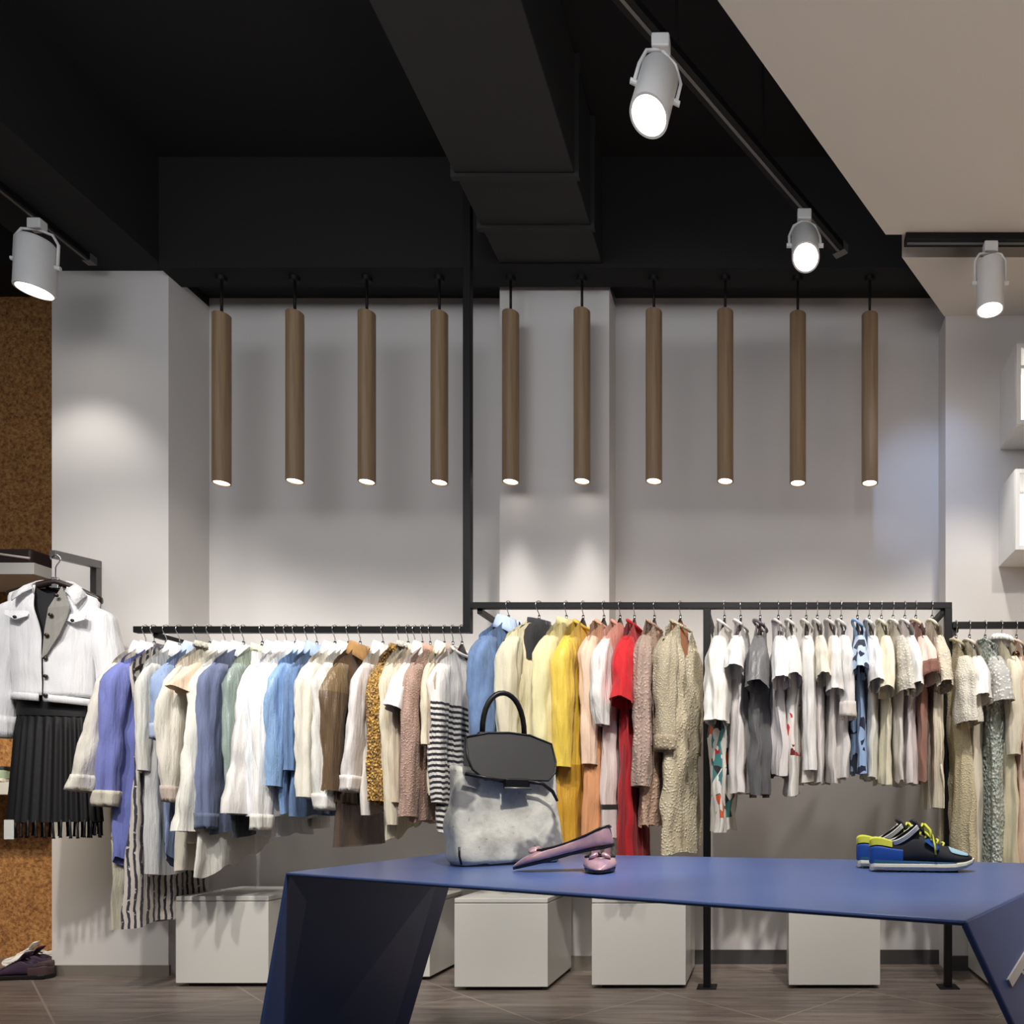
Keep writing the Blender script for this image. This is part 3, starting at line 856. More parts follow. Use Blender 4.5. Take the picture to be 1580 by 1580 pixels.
garment('R', 1323, 'shirt', 'shirt', 'light blue shirt printed with navy birds', 'light blue printed shirt', fab((150, 178, 216), 'print', z0=-0.03, scale=26, pal=[(150, 178, 216), (150, 178, 216), (24, 30, 60), (150, 178, 216), (150, 178, 216)]), 1192, 'short', 1040, fab((188, 206, 232), 'print', z0=-0.03, scale=24, pal=[(188, 206, 232), (24, 30, 60), (188, 206, 232), (188, 206, 232)]), 'none', None, T=0.026)
garment('R', 1341, 'tee', 'tee', 'white tee immediately right of the light blue printed shirt', 'white tee right of the blue print', fab((224, 222, 212)), 1200, 'short', 1060, white, 'none', None, T=0.024)
garment('R', 1360, 'blouse', 'blouse', 'ivory satin blouse with straight front edge', 'ivory satin blouse', fab((228, 222, 196), 'satin'), 1208, 'short', 1070, ivory, 'none', None, T=0.024)
garment('R', 1378, 'blouse', 'blouse', 'white blouse with scalloped lace sleeve edge', 'white scallop-sleeved blouse', fab((222, 216, 208)), 1206, 'bell', 1070, lacew, 'none', None, T=0.022, hemstyle='scallop')
garment('R', 1396, 'tee', 'tee', 'white tee left of the blush and brown top', 'white tee left of the blush top', fab((222, 214, 212)), 1210, 'short', 1066, white, 'none', None, T=0.024)
garment('R', 1413, 'top', 'top', 'brown top with blush pink sleeves', 'brown and blush top', fab((150, 108, 92)), 1206, 'short', 1050, fab((228, 204, 192)), 'none', fab((222, 200, 176)), fab((128, 86, 72)), T=0.026)
garment('R', 1438, 'dress', 'dress', 'long ivory slip dress beside the right-hand post', 'ivory slip dress', fab((226, 216, 190), 'satin'), 1248, 'short', 1062, fab((234, 226, 210), 'lace', (200, 190, 168)), 'none', None, T=0.024)

# short rail at the right edge
garment('T', 1475, 'dress', 'dress', 'cream lace dress just right of the right-hand post', 'cream lace dress', fab((218, 208, 176), 'lace', (196, 184, 148), scale=120), 1380, 'bell', 1118, fab((236, 232, 222), 'lace', (206, 200, 184), scale=110), 'none', None, T=0.034, flare=0.2)
garment('T', 1496, 'dress', 'dress', 'plain white dress between the cream lace and cutwork dresses', 'plain white dress', fab((214, 206, 186)), 1370, 'short', 1082, white, 'none', None, T=0.028)
garment('T', 1520, 'dress', 'dress', 'white cutwork dress with sage sequinned skirt', 'white cutwork dress with sage skirt', fab((206, 210, 198), 'sequin', (158, 174, 166), scale=90), 1375, 'bell', 1086, fab((238, 236, 232), 'lace', (176, 176, 170), scale=60), 'none', None, T=0.032, flare=0.2)
garment('T', 1545, 'dress', 'dress', 'ivory dress with a white belt tie left of the pale pink dress', 'ivory belted dress', fab((222, 212, 180)), 1370, 'slim', 1165, fab((232, 224, 200)), 'ruffle', white, T=0.03)
garment('T', 1568, 'dress', 'dress', 'pale pink dress with a bronze ball brooch at the right edge', 'pale pink dress', fab((234, 206, 186)), 1380, 'slim', 1190, fab((238, 214, 198)), 'round', None, T=0.034, extra=ball(-0.15, -0.09, 0.017, simple('bronze', (96, 70, 52), 0.25, 0.9), 'brooch'))
garment('T', 1597, 'dress', 'dress', 'blush dress cut off by the right edge of the frame', 'blush dress at the frame edge', fab((236, 200, 180)), 1370, 'short', 1090, None, 'none', None, T=0.03)

# ---------------------------------------------------------------- storage boxes
MID = simple('dark_plinth', (40, 38, 36), 0.6)


def storage_box(x0, x1, ybot, ytop, label):
    D = F * H / (ybot + 6 - CY)
    a = P(x0, ybot, D); b = P(x1, ybot, D)
    wd = b.x - a.x; dep = wd * 0.98
    top = H - (ytop - CY) * D / F
    e = empty('storage_box', ((a.x + b.x) / 2, D + dep / 2, 0), 0, label, 'storage box', 'white storage boxes under the clothes')
    hw = wd / 2; hd_ = dep / 2
    obj('plinth', B(-hw + 0.04, -hd_ + 0.03, 0, hw - 0.04, hd_ - 0.03, 0.018), MID, e)
    obj('body', B(-hw, -hd_, 0.018, hw, hd_, top - 0.024), LACQ, e, bevel=0.002)
    obj('seam', B(-hw + 0.003, -hd_ + 0.003, top - 0.024, hw - 0.003, hd_ - 0.003, top - 0.021), MID, e)
    obj('lid', B(-hw, -hd_, top - 0.021, hw, hd_, top), LACQ, e, bevel=0.003)


storage_box(271, 414, 1517, 1383, 'white lidded box on the floor left of the blue table leg')
storage_box(521, 663, 1507, 1388, 'white lidded box mostly hidden behind the left blue table leg')
storage_box(701, 845, 1523, 1386, 'white lidded box under the table directly below the bag')
storage_box(913, 1058, 1520, 1386, 'white lidded box just left of the middle rack post')
storage_box(1217, 1358, 1520, 1386, 'white lidded box below the sneakers, standing alone')
storage_box(1531, 1674, 1523, 1386, 'white lidded box behind the right blue table leg')

# ---------------------------------------------------------------- table
d_ = 0.17; ZTAB = H - d_


def tp(px, py): return P(px, py, d_ * F / (py - CY))


FL, FR, BL = tp(440, 1346), tp(1490, 1420), tp(705, 1314.5)
BR = Vector((0.894, 2.094, ZTAB))
FLf = Vector((FL.x - 0.117, FL.y, 0)); BLf = Vector((BL.x - 0.198, BL.y, 0))
FRf = Vector((FR.x + 0.318, FR.y, 0)); BRf = Vector((BR.x + 0.30, BR.y + 0.02, 0))
tb_ = empty('display_table', (-0.2, 1.9, 0), 0, 'big blue folded steel display table with slanted panel legs', 'table')
o_ = Vector((0.2, -1.9, 0))
th = 0.009
dn = Vector((0, 0, -th))
obj('tabletop', hexa(bmesh.new(), [p + o_ + dn for p in (FL, FR, BR, BL)], [p + o_ for p in (FL, FR, BR, BL)]), BLUE, tb_, bevel=0.004)
inn = Vector((th, 0, 0)); 
dz = Vector((0, 0, -th * 0.5))
obj('leg', hexa(bmesh.new(), [p + o_ for p in (FL + dz, BL + dz, BLf, FLf)], [p + o_ + inn for p in (FL + dz, BL + dz, BLf, FLf)]), BLUE, tb_, bevel=0.003)
nrm = (BR - FR).cross(FRf - FR).normalized()
if nrm.x > 0: nrm = -nrm
leg_r = obj('leg', hexa(bmesh.new(), [p + o_ for p in (FR, BR, BRf, FRf)], [p + o_ + nrm * th for p in (FR + dz, BR + dz, BRf, FRf)]), BLUE, tb_, bevel=0.004)


def on_leg(px, py, off):
    """point where the sight line of a pixel meets the right leg's outer face"""
    n = -nrm; c = Vector((0, 0, H)); v = P(px, py, 1.0) - c
    t = (FR - c).dot(n) / v.dot(n)
    return c + v * t + n * off


SIGN = simple('pale_grey_lettering', (206, 202, 198), 0.4)
bm = bmesh.new()
for quad in ([(1552.5, 1512), (1558.5, 1524), (1592, 1470), (1592, 1448)], [(1592, 1448), (1592, 1470), (1626, 1530), (1636, 1522)], [(1571, 1499), (1575, 1504), (1618, 1504), (1612, 1496)]):
    hexa(bm, [on_leg(x, y, 0.0) + o_ for x, y in quad], [on_leg(x, y, 0.004) + o_ for x, y in quad])
obj('letter', bm, SIGN, leg_r)


# ---------------------------------------------------------------- shoes
def shoe_rings(st, L, sub=0.0):
    out = []
    for x, w_, zb, zt, op, yo in st:
        h_ = zt - zb
        o = [(0.0, zb), (0.72 * w_, zb), (w_, zb + 0.25 * h_), (w_ * 0.98, zb + 0.6 * h_), (0.86 * w_, zt), (0.76 * w_, zt - 0.002), (0.70 * w_, zb + 0.012), (0.0, zb + 0.010)]
        c = [(0.0, zb), (0.72 * w_, zb), (w_, zb + 0.25 * h_), (w_ * 0.95, zb + 0.55 * h_), (0.75 * w_, zb + 0.84 * h_), (0.45 * w_, zb + 0.96 * h_), (0.2 * w_, zb + 0.995 * h_), (0.0, zt)]
        pr = [(lerp(a[0], b[0], op), lerp(a[1], b[1], op)) for a, b in zip(c, o)]
        ring = [(x * L, yo + y, z) for y, z in pr] + [(x * L, yo - y, z) for y, z in pr[-2:0:-1]]
        out.append(ring)
    return out


PINK = NT('metallic_lilac_leather'); _v = PINK.coord(); _n = PINK.noise(_v, 18, 4)
PINK.base(PINK.ramp(_n.outputs[0], [(0.3, lin((146, 122, 150))), (0.7, lin((204, 164, 164)))])); PINK.set(Roughness=0.3, Metallic=0.35); PINK.bump(PINK.noise(_v, 60, 4).outputs[0], 0.25, 0.004)
PINK = PINK.m
BLK = simple('black_leather', (20, 19, 20), 0.4)


def flat_shoe(loc, rz, pitch, label, L=0.258):
    e = empty('ballet_flat', loc, rz, label, 'shoe', 'pink metallic flats on the table')
    e.rotation_euler = (0, pitch, rz)
    st = [(0.00, 0.012, 0.006, 0.050, 0.6, 0), (0.015, 0.020, 0.004, 0.054, 1, 0), (0.08, 0.030, 0.004, 0.053, 1, 0), (0.22, 0.033, 0.006, 0.044, 1, 0), (0.40, 0.031, 0.007, 0.036, 1, 0), (0.55, 0.037, 0.005, 0.033, 1, 0), (0.66, 0.042, 0.004, 0.033, 0.95, 0), (0.72, 0.042, 0.004, 0.034, 0.3, 0), (0.78, 0.040, 0.004, 0.032, 0, 0), (0.88, 0.030, 0.004, 0.024, 0, 0), (0.96, 0.016, 0.004, 0.015, 0, 0), (1.0, 0.004, 0.004, 0.009, 0, 0)]
    obj('upper', rings(bmesh.new(), shoe_rings(st, L), True, True), PINK, e, smooth=True, subsurf=2)
    obj('insole', rings(bmesh.new(), [[(x * L, 0.80 * w_ * math.cos(t), zb + 0.013 + 0.001 * math.sin(t)) for t in [k * math.pi / 6 for k in range(12)]] for x, w_, zb, zt, op, yo in st[1:7]], True, True), BLK, e)
    obj('sole', rings(bmesh.new(), [[(x * L, y, z) for y, z in ((-w_ * 0.86, zb - 0.004), (w_ * 0.86, zb - 0.004), (w_ * 0.92, zb + 0.003), (-w_ * 0.92, zb + 0.003))] for x, w_, zb, zt, op, yo in st], True, True), BLK, e)
    pts = []
    op_st = [s for s in st if s[4] > 0.5]
    for s in op_st: pts.append((s[0] * L, 0.85 * s[1], s[3] + 0.0005))
    pts.append((0.735 * L, 0.018, 0.035)); pts.append((0.745 * L, 0, 0.0355)); pts.append((0.735 * L, -0.018, 0.035))
    for s in reversed(op_st): pts.append((s[0] * L, -0.85 * s[1], s[3] + 0.0005))
    pts.append((-0.002 * L, 0, 0.0525)); pts.append(pts[0])
    obj('binding', tube(bmesh.new(), pts, 0.0026, 8), BLK, e, smooth=True)
    for s in (-1, 1):
        bmw = bmesh.new()
        rs = []
        for k in range(7):
            u = k / 6
            hh = 0.004 + 0.010 * math.sin(u * math.pi * 0.75) ; tt = 0.003 + 0.004 * math.sin(u * math.pi)
            rs.append([(0.755 * L + hh * math.cos(t) * 0.9, s * (0.002 + 0.024 * u), 0.040 - 0.008 * u * u + tt * math.sin(t)) for t in [m * math.pi / 4 for m in range(8)]])
        rings(bmw, rs, True, True)
        obj('bow_loop', bmw, PINK, e, smooth=True)
    M = Matrix.Translation((0.755 * L, 0, 0.041))
    obj('bow_knot', lathe(bmesh.new(), [(0.006 * math.sin(a), 0.006 * math.cos(a)) for a in [k * math.pi / 8 for k in range(9)]], 12, M), BLK, e, smooth=True)
    return e


# the flat facing the viewer, then the one with its heel propped on it
flat_shoe((-0.452, 2.03, ZTAB + 0.004), math.radians(-79), 0.0, 'metallic pink flat facing the viewer, lying flat on the blue table')
flat_shoe((-0.388, 1.885, ZTAB + 0.062), math.radians(180 + 3), math.radians(13.0), 'metallic pink flat seen from the side, heel propped on its pair')

NAVY = simple('navy_mesh_fabric', (26, 28, 36), 0.7, 0, 0.15, 90)
LIME = simple('lime_yellow_fabric', (204, 206, 66), 0.6)
MIDS = simple('off_white_foam', (216, 214, 196), 0.55)
PALE = simple('pale_blue_suede', (150, 186, 200), 0.8)
COBALT = simple('cobalt_blue_suede', (20, 74, 158), 0.65)
TEAL = simple('teal_foam', (26, 82, 116), 0.6)
STRP = NT('black_white_lining'); _s = STRP.n('ShaderNodeSeparateXYZ'); STRP.l(STRP.coord(), _s.inputs[0])
_f = STRP.math('FRACT', STRP.math('DIVIDE', STRP.math('ADD', _s.outputs[0], _s.outputs[2]), 0.021))
STRP.base(STRP.mix(STRP.math('LESS_THAN', _f, 0.3), lin((20, 20, 22)), lin((205, 205, 205)))); STRP.set(Roughness=0.6); STRP = STRP.m


def sneaker(loc, rz, label, L=0.275, mats=None, group='sneakers on the table', tex=True):
    UP, HEEL, COLM, TOE, LACE, SOLE = mats or (NAVY, COBALT, LIME, PALE, LIME, MIDS)
    e = empty('sneaker', loc, rz, label, 'shoe', group)
    st = [(0.0, 0.014, 0.022, 0.078, 0.6, 0), (0.02, 0.026, 0.020, 0.086, 1, 0), (0.10, 0.033, 0.020, 0.086, 1, 0), (0.20, 0.035, 0.020, 0.077, 1, 0), (0.30, 0.035, 0.020, 0.073, 1, 0), (0.38, 0.036, 0.020, 0.086, 0.9, 0), (0.45, 0.038, 0.020, 0.097, 0.35, 0), (0.52, 0.041, 0.020, 0.092, 0, 0), (0.62, 0.045, 0.019, 0.077, 0, 0), (0.74, 0.047, 0.018, 0.061, 0, 0), (0.86, 0.042, 0.020, 0.049, 0, 0), (0.94, 0.031, 0.025, 0.043, 0, 0), (0.99, 0.014, 0.030, 0.038, 0, 0)]
    obj('upper', rings(bmesh.new(), shoe_rings(st, L), True, True), UP, e, smooth=True, subsurf=2)

    def shell(name, xs, grow, zlo, zhi, mat):
        rs = []
        sel = [s for s in st if xs[0] - 1e-6 <= s[0] <= xs[1] + 1e-6]
        for x, w_, zb, zt, op, yo in sel:
            r = []
            for k in range(9):
                v = k / 8; z = lerp(zb + zlo * (zt - zb), zb + zhi * (zt - zb), v)
                u = (z - zb) / (zt - zb)
                wd = w_ * (0.93 + 0.10 * math.sin(math.pi * u) - 0.10 * u) + grow
                r.append((x * L - (0.003 if x < 0.01 else 0), wd, z))
            rs.append(r + [(p[0], -p[1], p[2]) for p in r[::-1]])
        bm = rings(bmesh.new(), rs, True, False, closed=False)
        return obj(name, bm, mat, e, smooth=True, subsurf=1)
    shell('heel_panel', (0.0, 0.30), 0.0030, 0.0, 0.72, HEEL)
    shell('heel_collar', (0.0, 0.20), 0.0030, 0.73, 1.02, COLM)
    # toe overlay
    rs = []
    for x, w_, zb, zt, op, yo in [s for s in st if 0.73 < s[0] < 0.95]:
        h_ = zt - zb
        rs.append([(x * L, y * w_, zb + z * h_ + 0.0025) for y, z in ((0.88, 0.66), (0.74, 0.84), (0.45, 0.965), (0.2, 1.0), (0, 1.004), (-0.2, 1.0), (-0.45, 0.965), (-0.74, 0.84), (-0.88, 0.66))])
    obj('toe_overlay', rings(bmesh.new(), rs, closed=False), TOE, e, smooth=True, subsurf=1, solid=0.002)
    # soles
    prof = [(0.0, 0.018, -0.003), (0.03, 0.030, 0.0), (0.12, 0.038, 0), (0.3, 0.040, 0), (0.5, 0.044, 0), (0.68, 0.050, 0), (0.8, 0.049, 0.001), (0.9, 0.040, 0.006), (0.97, 0.026, 0.014), (1.005, 0.010, 0.022)]
    rs = []
    for x, w_, z in prof:
        t0 = 0.004 + z
        t1 = 0.023 + z * 0.55
        rs.append([(x * L, y, zz_) for y, zz_ in ((-w_ * 0.92, t0), (w_ * 0.92, t0), (w_ * 1.02, (t0 + t1) / 2), (w_ * 0.98, t1), (-w_ * 0.98, t1), (-w_ * 1.02, (t0 + t1) / 2))])
    obj('midsole', rings(bmesh.new(), rs, True, True), SOLE, e, smooth=False, bevel=0.003)
    if tex:
        rs = []
        for x, w_, z in prof[:7]:
            rs.append([(x * L, y, zz_) for y, zz_ in ((-w_ * 0.98, 0.0225 + z), (w_ * 0.98, 0.0225 + z), (w_ * 0.95, 0.031 - 0.008 * x), (-w_ * 0.95, 0.031 - 0.008 * x))])
        obj('midsole_wedge', rings(bmesh.new(), rs, True, True), TEAL, e)
    for k in range(7):
        x = 0.05 + k * 0.115
        obj('tread_block', B(x * L, -0.036, 0.0, (x + 0.085) * L, 0.036, 0.005 + (0.002 if k > 5 else 0)), BLK, e)
    # tongue with striped lining
    rs = []
    for k in range(7):
        u = k / 6; x = lerp(0.56, 0.40, u); z = lerp(0.085, 0.128, u); w_ = lerp(0.020, 0.026, u)
        rs.append([(x * L + 0.004 * math.cos(t) + 0.003 * (1 - abs(math.sin(t))), w_ * math.sin(t), z + 0.004 * math.cos(t)) for t in [m * math.pi / 5 for m in range(10)]])
    obj('tongue', rings(bmesh.new(), rs, True, True), NAVY if tex else UP, e, smooth=True)
    if tex:
        for k, off in enumerate((0.0, 0.012, 0.024)):
            pts = []
            for m in range(11):
                u = m / 10
                pts.append(((0.20 + 0.24 * u + off * 0.6) * L, -0.031 - 0.002 * math.sin(u * 3) + off * 0.05, 0.076 + 0.040 * u ** 1.6 - off * 0.28))
            obj('lining_stripe', tube(bmesh.new(), pts, 0.0028, 6), STRIPEW, e, smooth=True)
            obj('lining_stripe', tube(bmesh.new(), [(p[0], -p[1], p[2]) for p in pts], 0.0028, 6), STRIPEW, e, smooth=True)
        shell2 = []
        for x0_, x1_ in ((0.20, 0.46),):
            for s in (-1, 1):
                pl = [(x0_ * L, s * 0.0300, 0.070), (x1_ * L, s * 0.0310, 0.080), (x1_ * L, s * 0.026, 0.118), (0.38 * L, s * 0.027, 0.104), (0.28 * L, s * 0.028, 0.086)]
                bm = hexa(bmesh.new(), pl, [(p[0], p[1] - s * 0.004, p[2]) for p in pl])
                obj('ankle_padding', bm, BLK, e, bevel=0.0015)
        # side patch
        for s in (-1, 1):
            pl = [(0.50 * L, s * 0.0425, 0.078), (0.62 * L, s * 0.0465, 0.055), (0.64 * L, s * 0.0445, 0.064), (0.54 * L, s * 0.0385, 0.084)]
            obj('side_patch', hexa(bmesh.new(), pl, [(p[0], p[1] - s * 0.006, p[2]) for p in pl]), COBALT, e)
    # laces
    for k in range(5):
        u = k / 4; x = lerp(0.70, 0.48, u) * L; z = lerp(0.069, 0.100, u); w_ = lerp(0.022, 0.026, u)
        obj('lace', tube(bmesh.new(), [(x - 0.004, -w_, z - 0.008), (x + 0.002, -w_ * 0.5, z + 0.001), (x, 0, z + 0.003), (x + 0.003, w_ * 0.5, z + 0.001), (x + 0.006, w_, z - 0.008)], 0.0032, 6), LACE, e, smooth=True)
    if tex:
        for s in (-1, 1):
            pts = [(0.50 * L, 0, 0.106), (0.52 * L, s * 0.018, 0.118), (0.56 * L, s * 0.036, 0.104), (0.57 * L, s * 0.042, 0.084), (0.54 * L, s * 0.030, 0.094), (0.50 * L, 0, 0.106)]
            obj('bow_loop', tube(bmesh.new(), pts, 0.0036, 6), LACE, e, smooth=True)
            obj('lace_end', tube(bmesh.new(), [(0.51 * L, s * 0.008, 0.106), (0.58 * L, s * 0.036, 0.092), (0.595 * L, s * 0.049, 0.066), (0.60 * L, s * 0.052, 0.045)], 0.0028, 6), LACE, e, smooth=True)
    return e


STRIPEW = simple('white_piping', (200, 200, 198), 0.5)
q1 = tp(1343, 1345)
sneaker((q1.x + 0.002, q1.y + 0.02, ZTAB), math.radians(-2), 'blue and navy sneaker with lime laces nearer the viewer', 0.258)
sneaker((q1.x - 0.018, q1.y + 0.125, ZTAB), math.radians(-2), 'blue and navy sneaker with lime heel standing behind its pair', 0.258)

PURP = simple('dark_plum_suede', (58, 40, 62), 0.6, 0, 0.2, 30)
PURB = simple('brown_plum_leather', (76, 58, 60), 0.5, 0, 0.2, 30)
WSH = simple('white_canvas', (224, 222, 214), 0.7)
pm = (PURP, PURB, PURB, PURP, BLK, BLK)
wm = (WSH, WSH, WSH, WSH, WSH, WSH)
gl = 'shoes on the floor at the left'
a = P(76, 1506, 3.64)
sneaker((a.x + 0.02, 3.63, 0), math.radians(183), 'plum sneaker touching the pillar foot at the bottom left', 0.26, pm, gl, False)
sneaker((a.x - 0.05, 3.77, 0), math.radians(186), 'plum sneaker behind its pair at the bottom left', 0.26, pm, gl, False)
sneaker((a.x - 0.20, 3.90, 0), math.radians(186), 'white shoe behind the plum sneakers at the left edge', 0.26, wm, gl, False)

# ---------------------------------------------------------------- bag
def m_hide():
    t = NT('mottled_hide_fold_shade'); v = t.coord()
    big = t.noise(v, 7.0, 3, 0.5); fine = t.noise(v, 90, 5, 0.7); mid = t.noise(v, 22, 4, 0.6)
    cs = t.mix(t.ramp(big.outputs[0], [(0.57, (0, 0, 0, 1)), (0.62, (1, 1, 1, 1))]), lin((228, 226, 212)), lin((134, 132, 132)))  # large grey blotches put shade of folds into the colour; finer mottling is hide
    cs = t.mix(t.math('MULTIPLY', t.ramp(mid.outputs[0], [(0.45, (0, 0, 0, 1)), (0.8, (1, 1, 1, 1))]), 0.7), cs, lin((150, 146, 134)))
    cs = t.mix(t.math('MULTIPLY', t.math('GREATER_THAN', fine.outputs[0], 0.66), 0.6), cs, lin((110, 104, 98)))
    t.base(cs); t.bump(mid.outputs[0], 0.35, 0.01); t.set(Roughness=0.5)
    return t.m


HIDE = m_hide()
CHAR = simple('charcoal_leather', (58, 57, 56), 0.5, 0, 0.08, 20)
bx = P(779, 1330, 2.13)
bag = empty('handbag', (bx.x, 2.13, ZTAB), math.radians(40), 'white and grey hide handbag with black flap and handle on the blue table', 'bag')
bw, bd, bh = 0.150, 0.075, 0.262
rs = []
for j in range(19):
    s = j / 18; z = 0.004 + bh * s
    wv = bw * (1.0 + 0.05 * math.sin(math.pi * min(1, s * 1.3)) - 0.03 * s); dv_ = bd * (1.08 - 0.62 * s ** 1.3)
    if j == 0: wv *= 0.94; dv_ *= 0.90
    r = []
    for k in range(64):
        t = k * 2 * math.pi / 64
        cx_ = math.copysign(abs(math.cos(t)) ** 0.32, math.cos(t)); sy_ = math.copysign(abs(math.sin(t)) ** 0.42, math.sin(t))
        x = wv * cx_; y = dv_ * sy_
        nz = noise.noise(Vector((x * 13, y * 13, z * 11 + 3))) * 0.013 * sm(s * 3) + noise.noise(Vector((x * 30, y * 10, z * 18))) * 0.004
        zz_ = z + (0.016 * (abs(cx_) ** 3 - 0.5) * sm((s - 0.6) / 0.4))
        r.append((x + nz * cx_ * 0.6, y + nz * (1 if y > 0 else -1), zz_))
    rs.append(r)
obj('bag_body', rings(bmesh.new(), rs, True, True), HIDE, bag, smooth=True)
# base edge and piping at the front corner
bm = bmesh.new()
rsb = [[(0.93 * bw * math.copysign(abs(math.cos(t)) ** .32, math.cos(t)) * g, 0.97 * bd * math.copysign(abs(math.sin(t)) ** .42, math.sin(t)) * g, z) for t in [k * 2 * math.pi / 40 for k in range(40)]] for g, z in ((0.95, 0.0), (1.0, 0.0), (1.01, 0.008), (0.95, 0.010))]
obj('base', rings(bm, rsb, True, True), BLK, bag)
obj('corner_piping', tube(bmesh.new(), [(-bw * 0.96, -bd * 0.98, 0.008), (-bw * 1.0, -bd * 1.02, 0.03), (-bw * 1.005, -bd * 1.03, 0.055)], 0.003, 8), BLK, bag, smooth=True)


def flap_outline(g=1.0, dz_=0.0):
    pts = [(-0.122, 0.118), (-0.06, 0.134), (0.0, 0.138), (0.06, 0.134), (0.122, 0.112), (0.128, 0.06), (0.122, 0.028), (0.098, 0.004), (-0.082, 0.004), (-0.112, 0.030), (-0.122, 0.06)]
    return [(x * g, (z - 0.07) * g + 0.07 + dz_) for x, z in pts]


zf = 0.232


def tilt(x, z, off): return (x, -0.062 - off + 0.30 * (z - 0.0), zf + z)


flp = hexa(bmesh.new(), [tilt(x, z, 0.0) for x, z in flap_outline()], [tilt(x, z, 0.012) for x, z in flap_outline()])
flo = obj('flap', flp, CHAR, bag, bevel=0.003)
ol = flap_outline(1.0)
obj('flap_piping', tube(bmesh.new(), [tilt(x, z, 0.012) for x, z in ol + [ol[0]]], 0.0032, 8), BLK, flo, smooth=True)
obj('gusset', B(-0.105, -0.026, bh - 0.02, 0.105, 0.040, bh + 0.092), BLK, bag, bevel=0.01)
hp = []
for k in range(17):
    t = math.pi * k / 16
    hp.append((-0.060 * math.cos(t) - 0.008, -0.012, bh + 0.100 + 0.122 * math.sin(t) ** 0.85))
obj('handle', tube(bmesh.new(), hp, 0.0075, 12), BLK, bag, smooth=True)
for s in (-1, 1):
    obj('handle_tab', B(-0.008 + s * 0.060 - 0.012, -0.024, bh + 0.085, -0.008 + s * 0.060 + 0.012, 0.0, bh + 0.108), BLK, bag, bevel=0.004)
obj('clasp', B(-0.030, -0.085, 0.208, 0.040, -0.066, 0.240), BLK, bag, bevel=0.004)
obj('clasp_bar', tube(bmesh.new(), [(-0.034, -0.088, 0.212), (0.042, -0.088, 0.212)], 0.004, 10), GREYM, bag, smooth=True)
obj('strap', tube(bmesh.new(), [(0.035, -0.082, 0.232), (0.075, -0.088, 0.226), (0.105, -0.086, 0.205), (0.122, -0.080, 0.178)], [0.005, 0.0055, 0.0055, 0.004], 8), BLK, bag, smooth=True)
obj('strap', tube(bmesh.new(), [(-0.035, -0.080, 0.232), (-0.085, -0.082, 0.240), (-0.130, -0.060, 0.250)], 0.005, 8), BLK, bag, smooth=True)

# ---------------------------------------------------------------- jacket on the pillar arm
DJ = 3.36
arm = empty('wall_rack', (P(157, 870, DP).x, DP, P(157, 870, DP).z), 0, 'dark steel arm on the pillar carrying the white denim jacket', 'rack')
ax = P(76, 855, DJ) - arm.location
obj('arm_bar', hexa(bmesh.new(), [(0, 0, 0.014), (0, 0, -0.024), (-0.034, 0, -0.024), (-0.034, 0, 0.014)], [(ax.x + .03, ax.y, ax.z + 0.018), (ax.x + .03, ax.y, ax.z - 0.018), (ax.x, ax.y, ax.z - 0.018), (ax.x, ax.y, ax.z + 0.018)]), GREYM, arm, bevel=0.002)
obj('wall_post', B(-0.032, -0.03, -0.32, 0.0, 0.0, -0.024), GREYM, arm, bevel=0.002)
jx = P(86, 1000, DJ).x
JR = math.radians(18)


def JZ(py): return H - (py - CY) * DJ / F


zj = JZ(902)
zh_hook = P(79, 862, DJ).z
hg = empty('clothes_hanger', (jx, DJ, zj), math.pi / 2 + JR, 'dark wooden hanger holding the white denim jacket', 'hanger', 'dark hangers')
dr = zh_hook - zj
pts = [(0, 0.018 * math.cos(a), dr + 0.018 * math.sin(a)) for a in [math.radians(-20 + k * 17) for k in range(14)]] + [(0, -0.004, dr - 0.03), (0, 0, dr - 0.04), (0, 0, 0.0)]
obj('hook', tube(bmesh.new(), pts, 0.0025, 6), CHROME, hg, smooth=True)
obj('neck_clip', B(-0.009, -0.014, -0.02, 0.009, 0.014, 0.032), CHROME, hg, bevel=0.004)
rs = []
for k in range(21):
    u = -1 + k / 10.0; a_ = abs(u)
    rs.append([(0.012 * math.cos(t), u * 0.17, 0.012 - 0.07 * a_ ** 1.25 + 0.016 * math.sin(t)) for t in [m * math.pi / 5 for m in range(10)]])
obj('shoulder_bar', rings(bmesh.new(), rs, True, True), HANG, hg, smooth=True)

# black fringed dress below and inside the jacket
DKT = simple('charcoal_jersey', (38, 38, 41), 0.9, 0, 0.1, 30, 0.1); DKS = simple('black_pleated_cloth', (10, 9, 11), 0.6, 0, 0.2, 40, 0.1)
dr_ = empty('dress', (jx, DJ, zj), JR, 'black pleated fringed dress worn under the white denim jacket', 'dress')
rs = []
for j in range(13):
    s = j / 12; z = lerp(-0.005, JZ(1100) - zj, s)
    r = []
    for k in range(40):
        t = k * 2 * math.pi / 40
        ww = lerp(0.09, 0.140, sm(s * 3)); y = 0.045 * math.sin(t) * lerp(0.6, 1, sm(s * 4)); x = ww * math.cos(t)
        dp_ = 0.045 * max(0, -math.sin(t)) * (1 - (x / ww) ** 2) * (1 - sm(s * 2.5))
        r.append((x, y, z - dp_))
    rs.append(r)
obj('bodice', rings(bmesh.new(), rs), DKT, dr_, smooth=True)
rs = []
zt_, zb_ = JZ(1092) - zj, JZ(1268) - zj
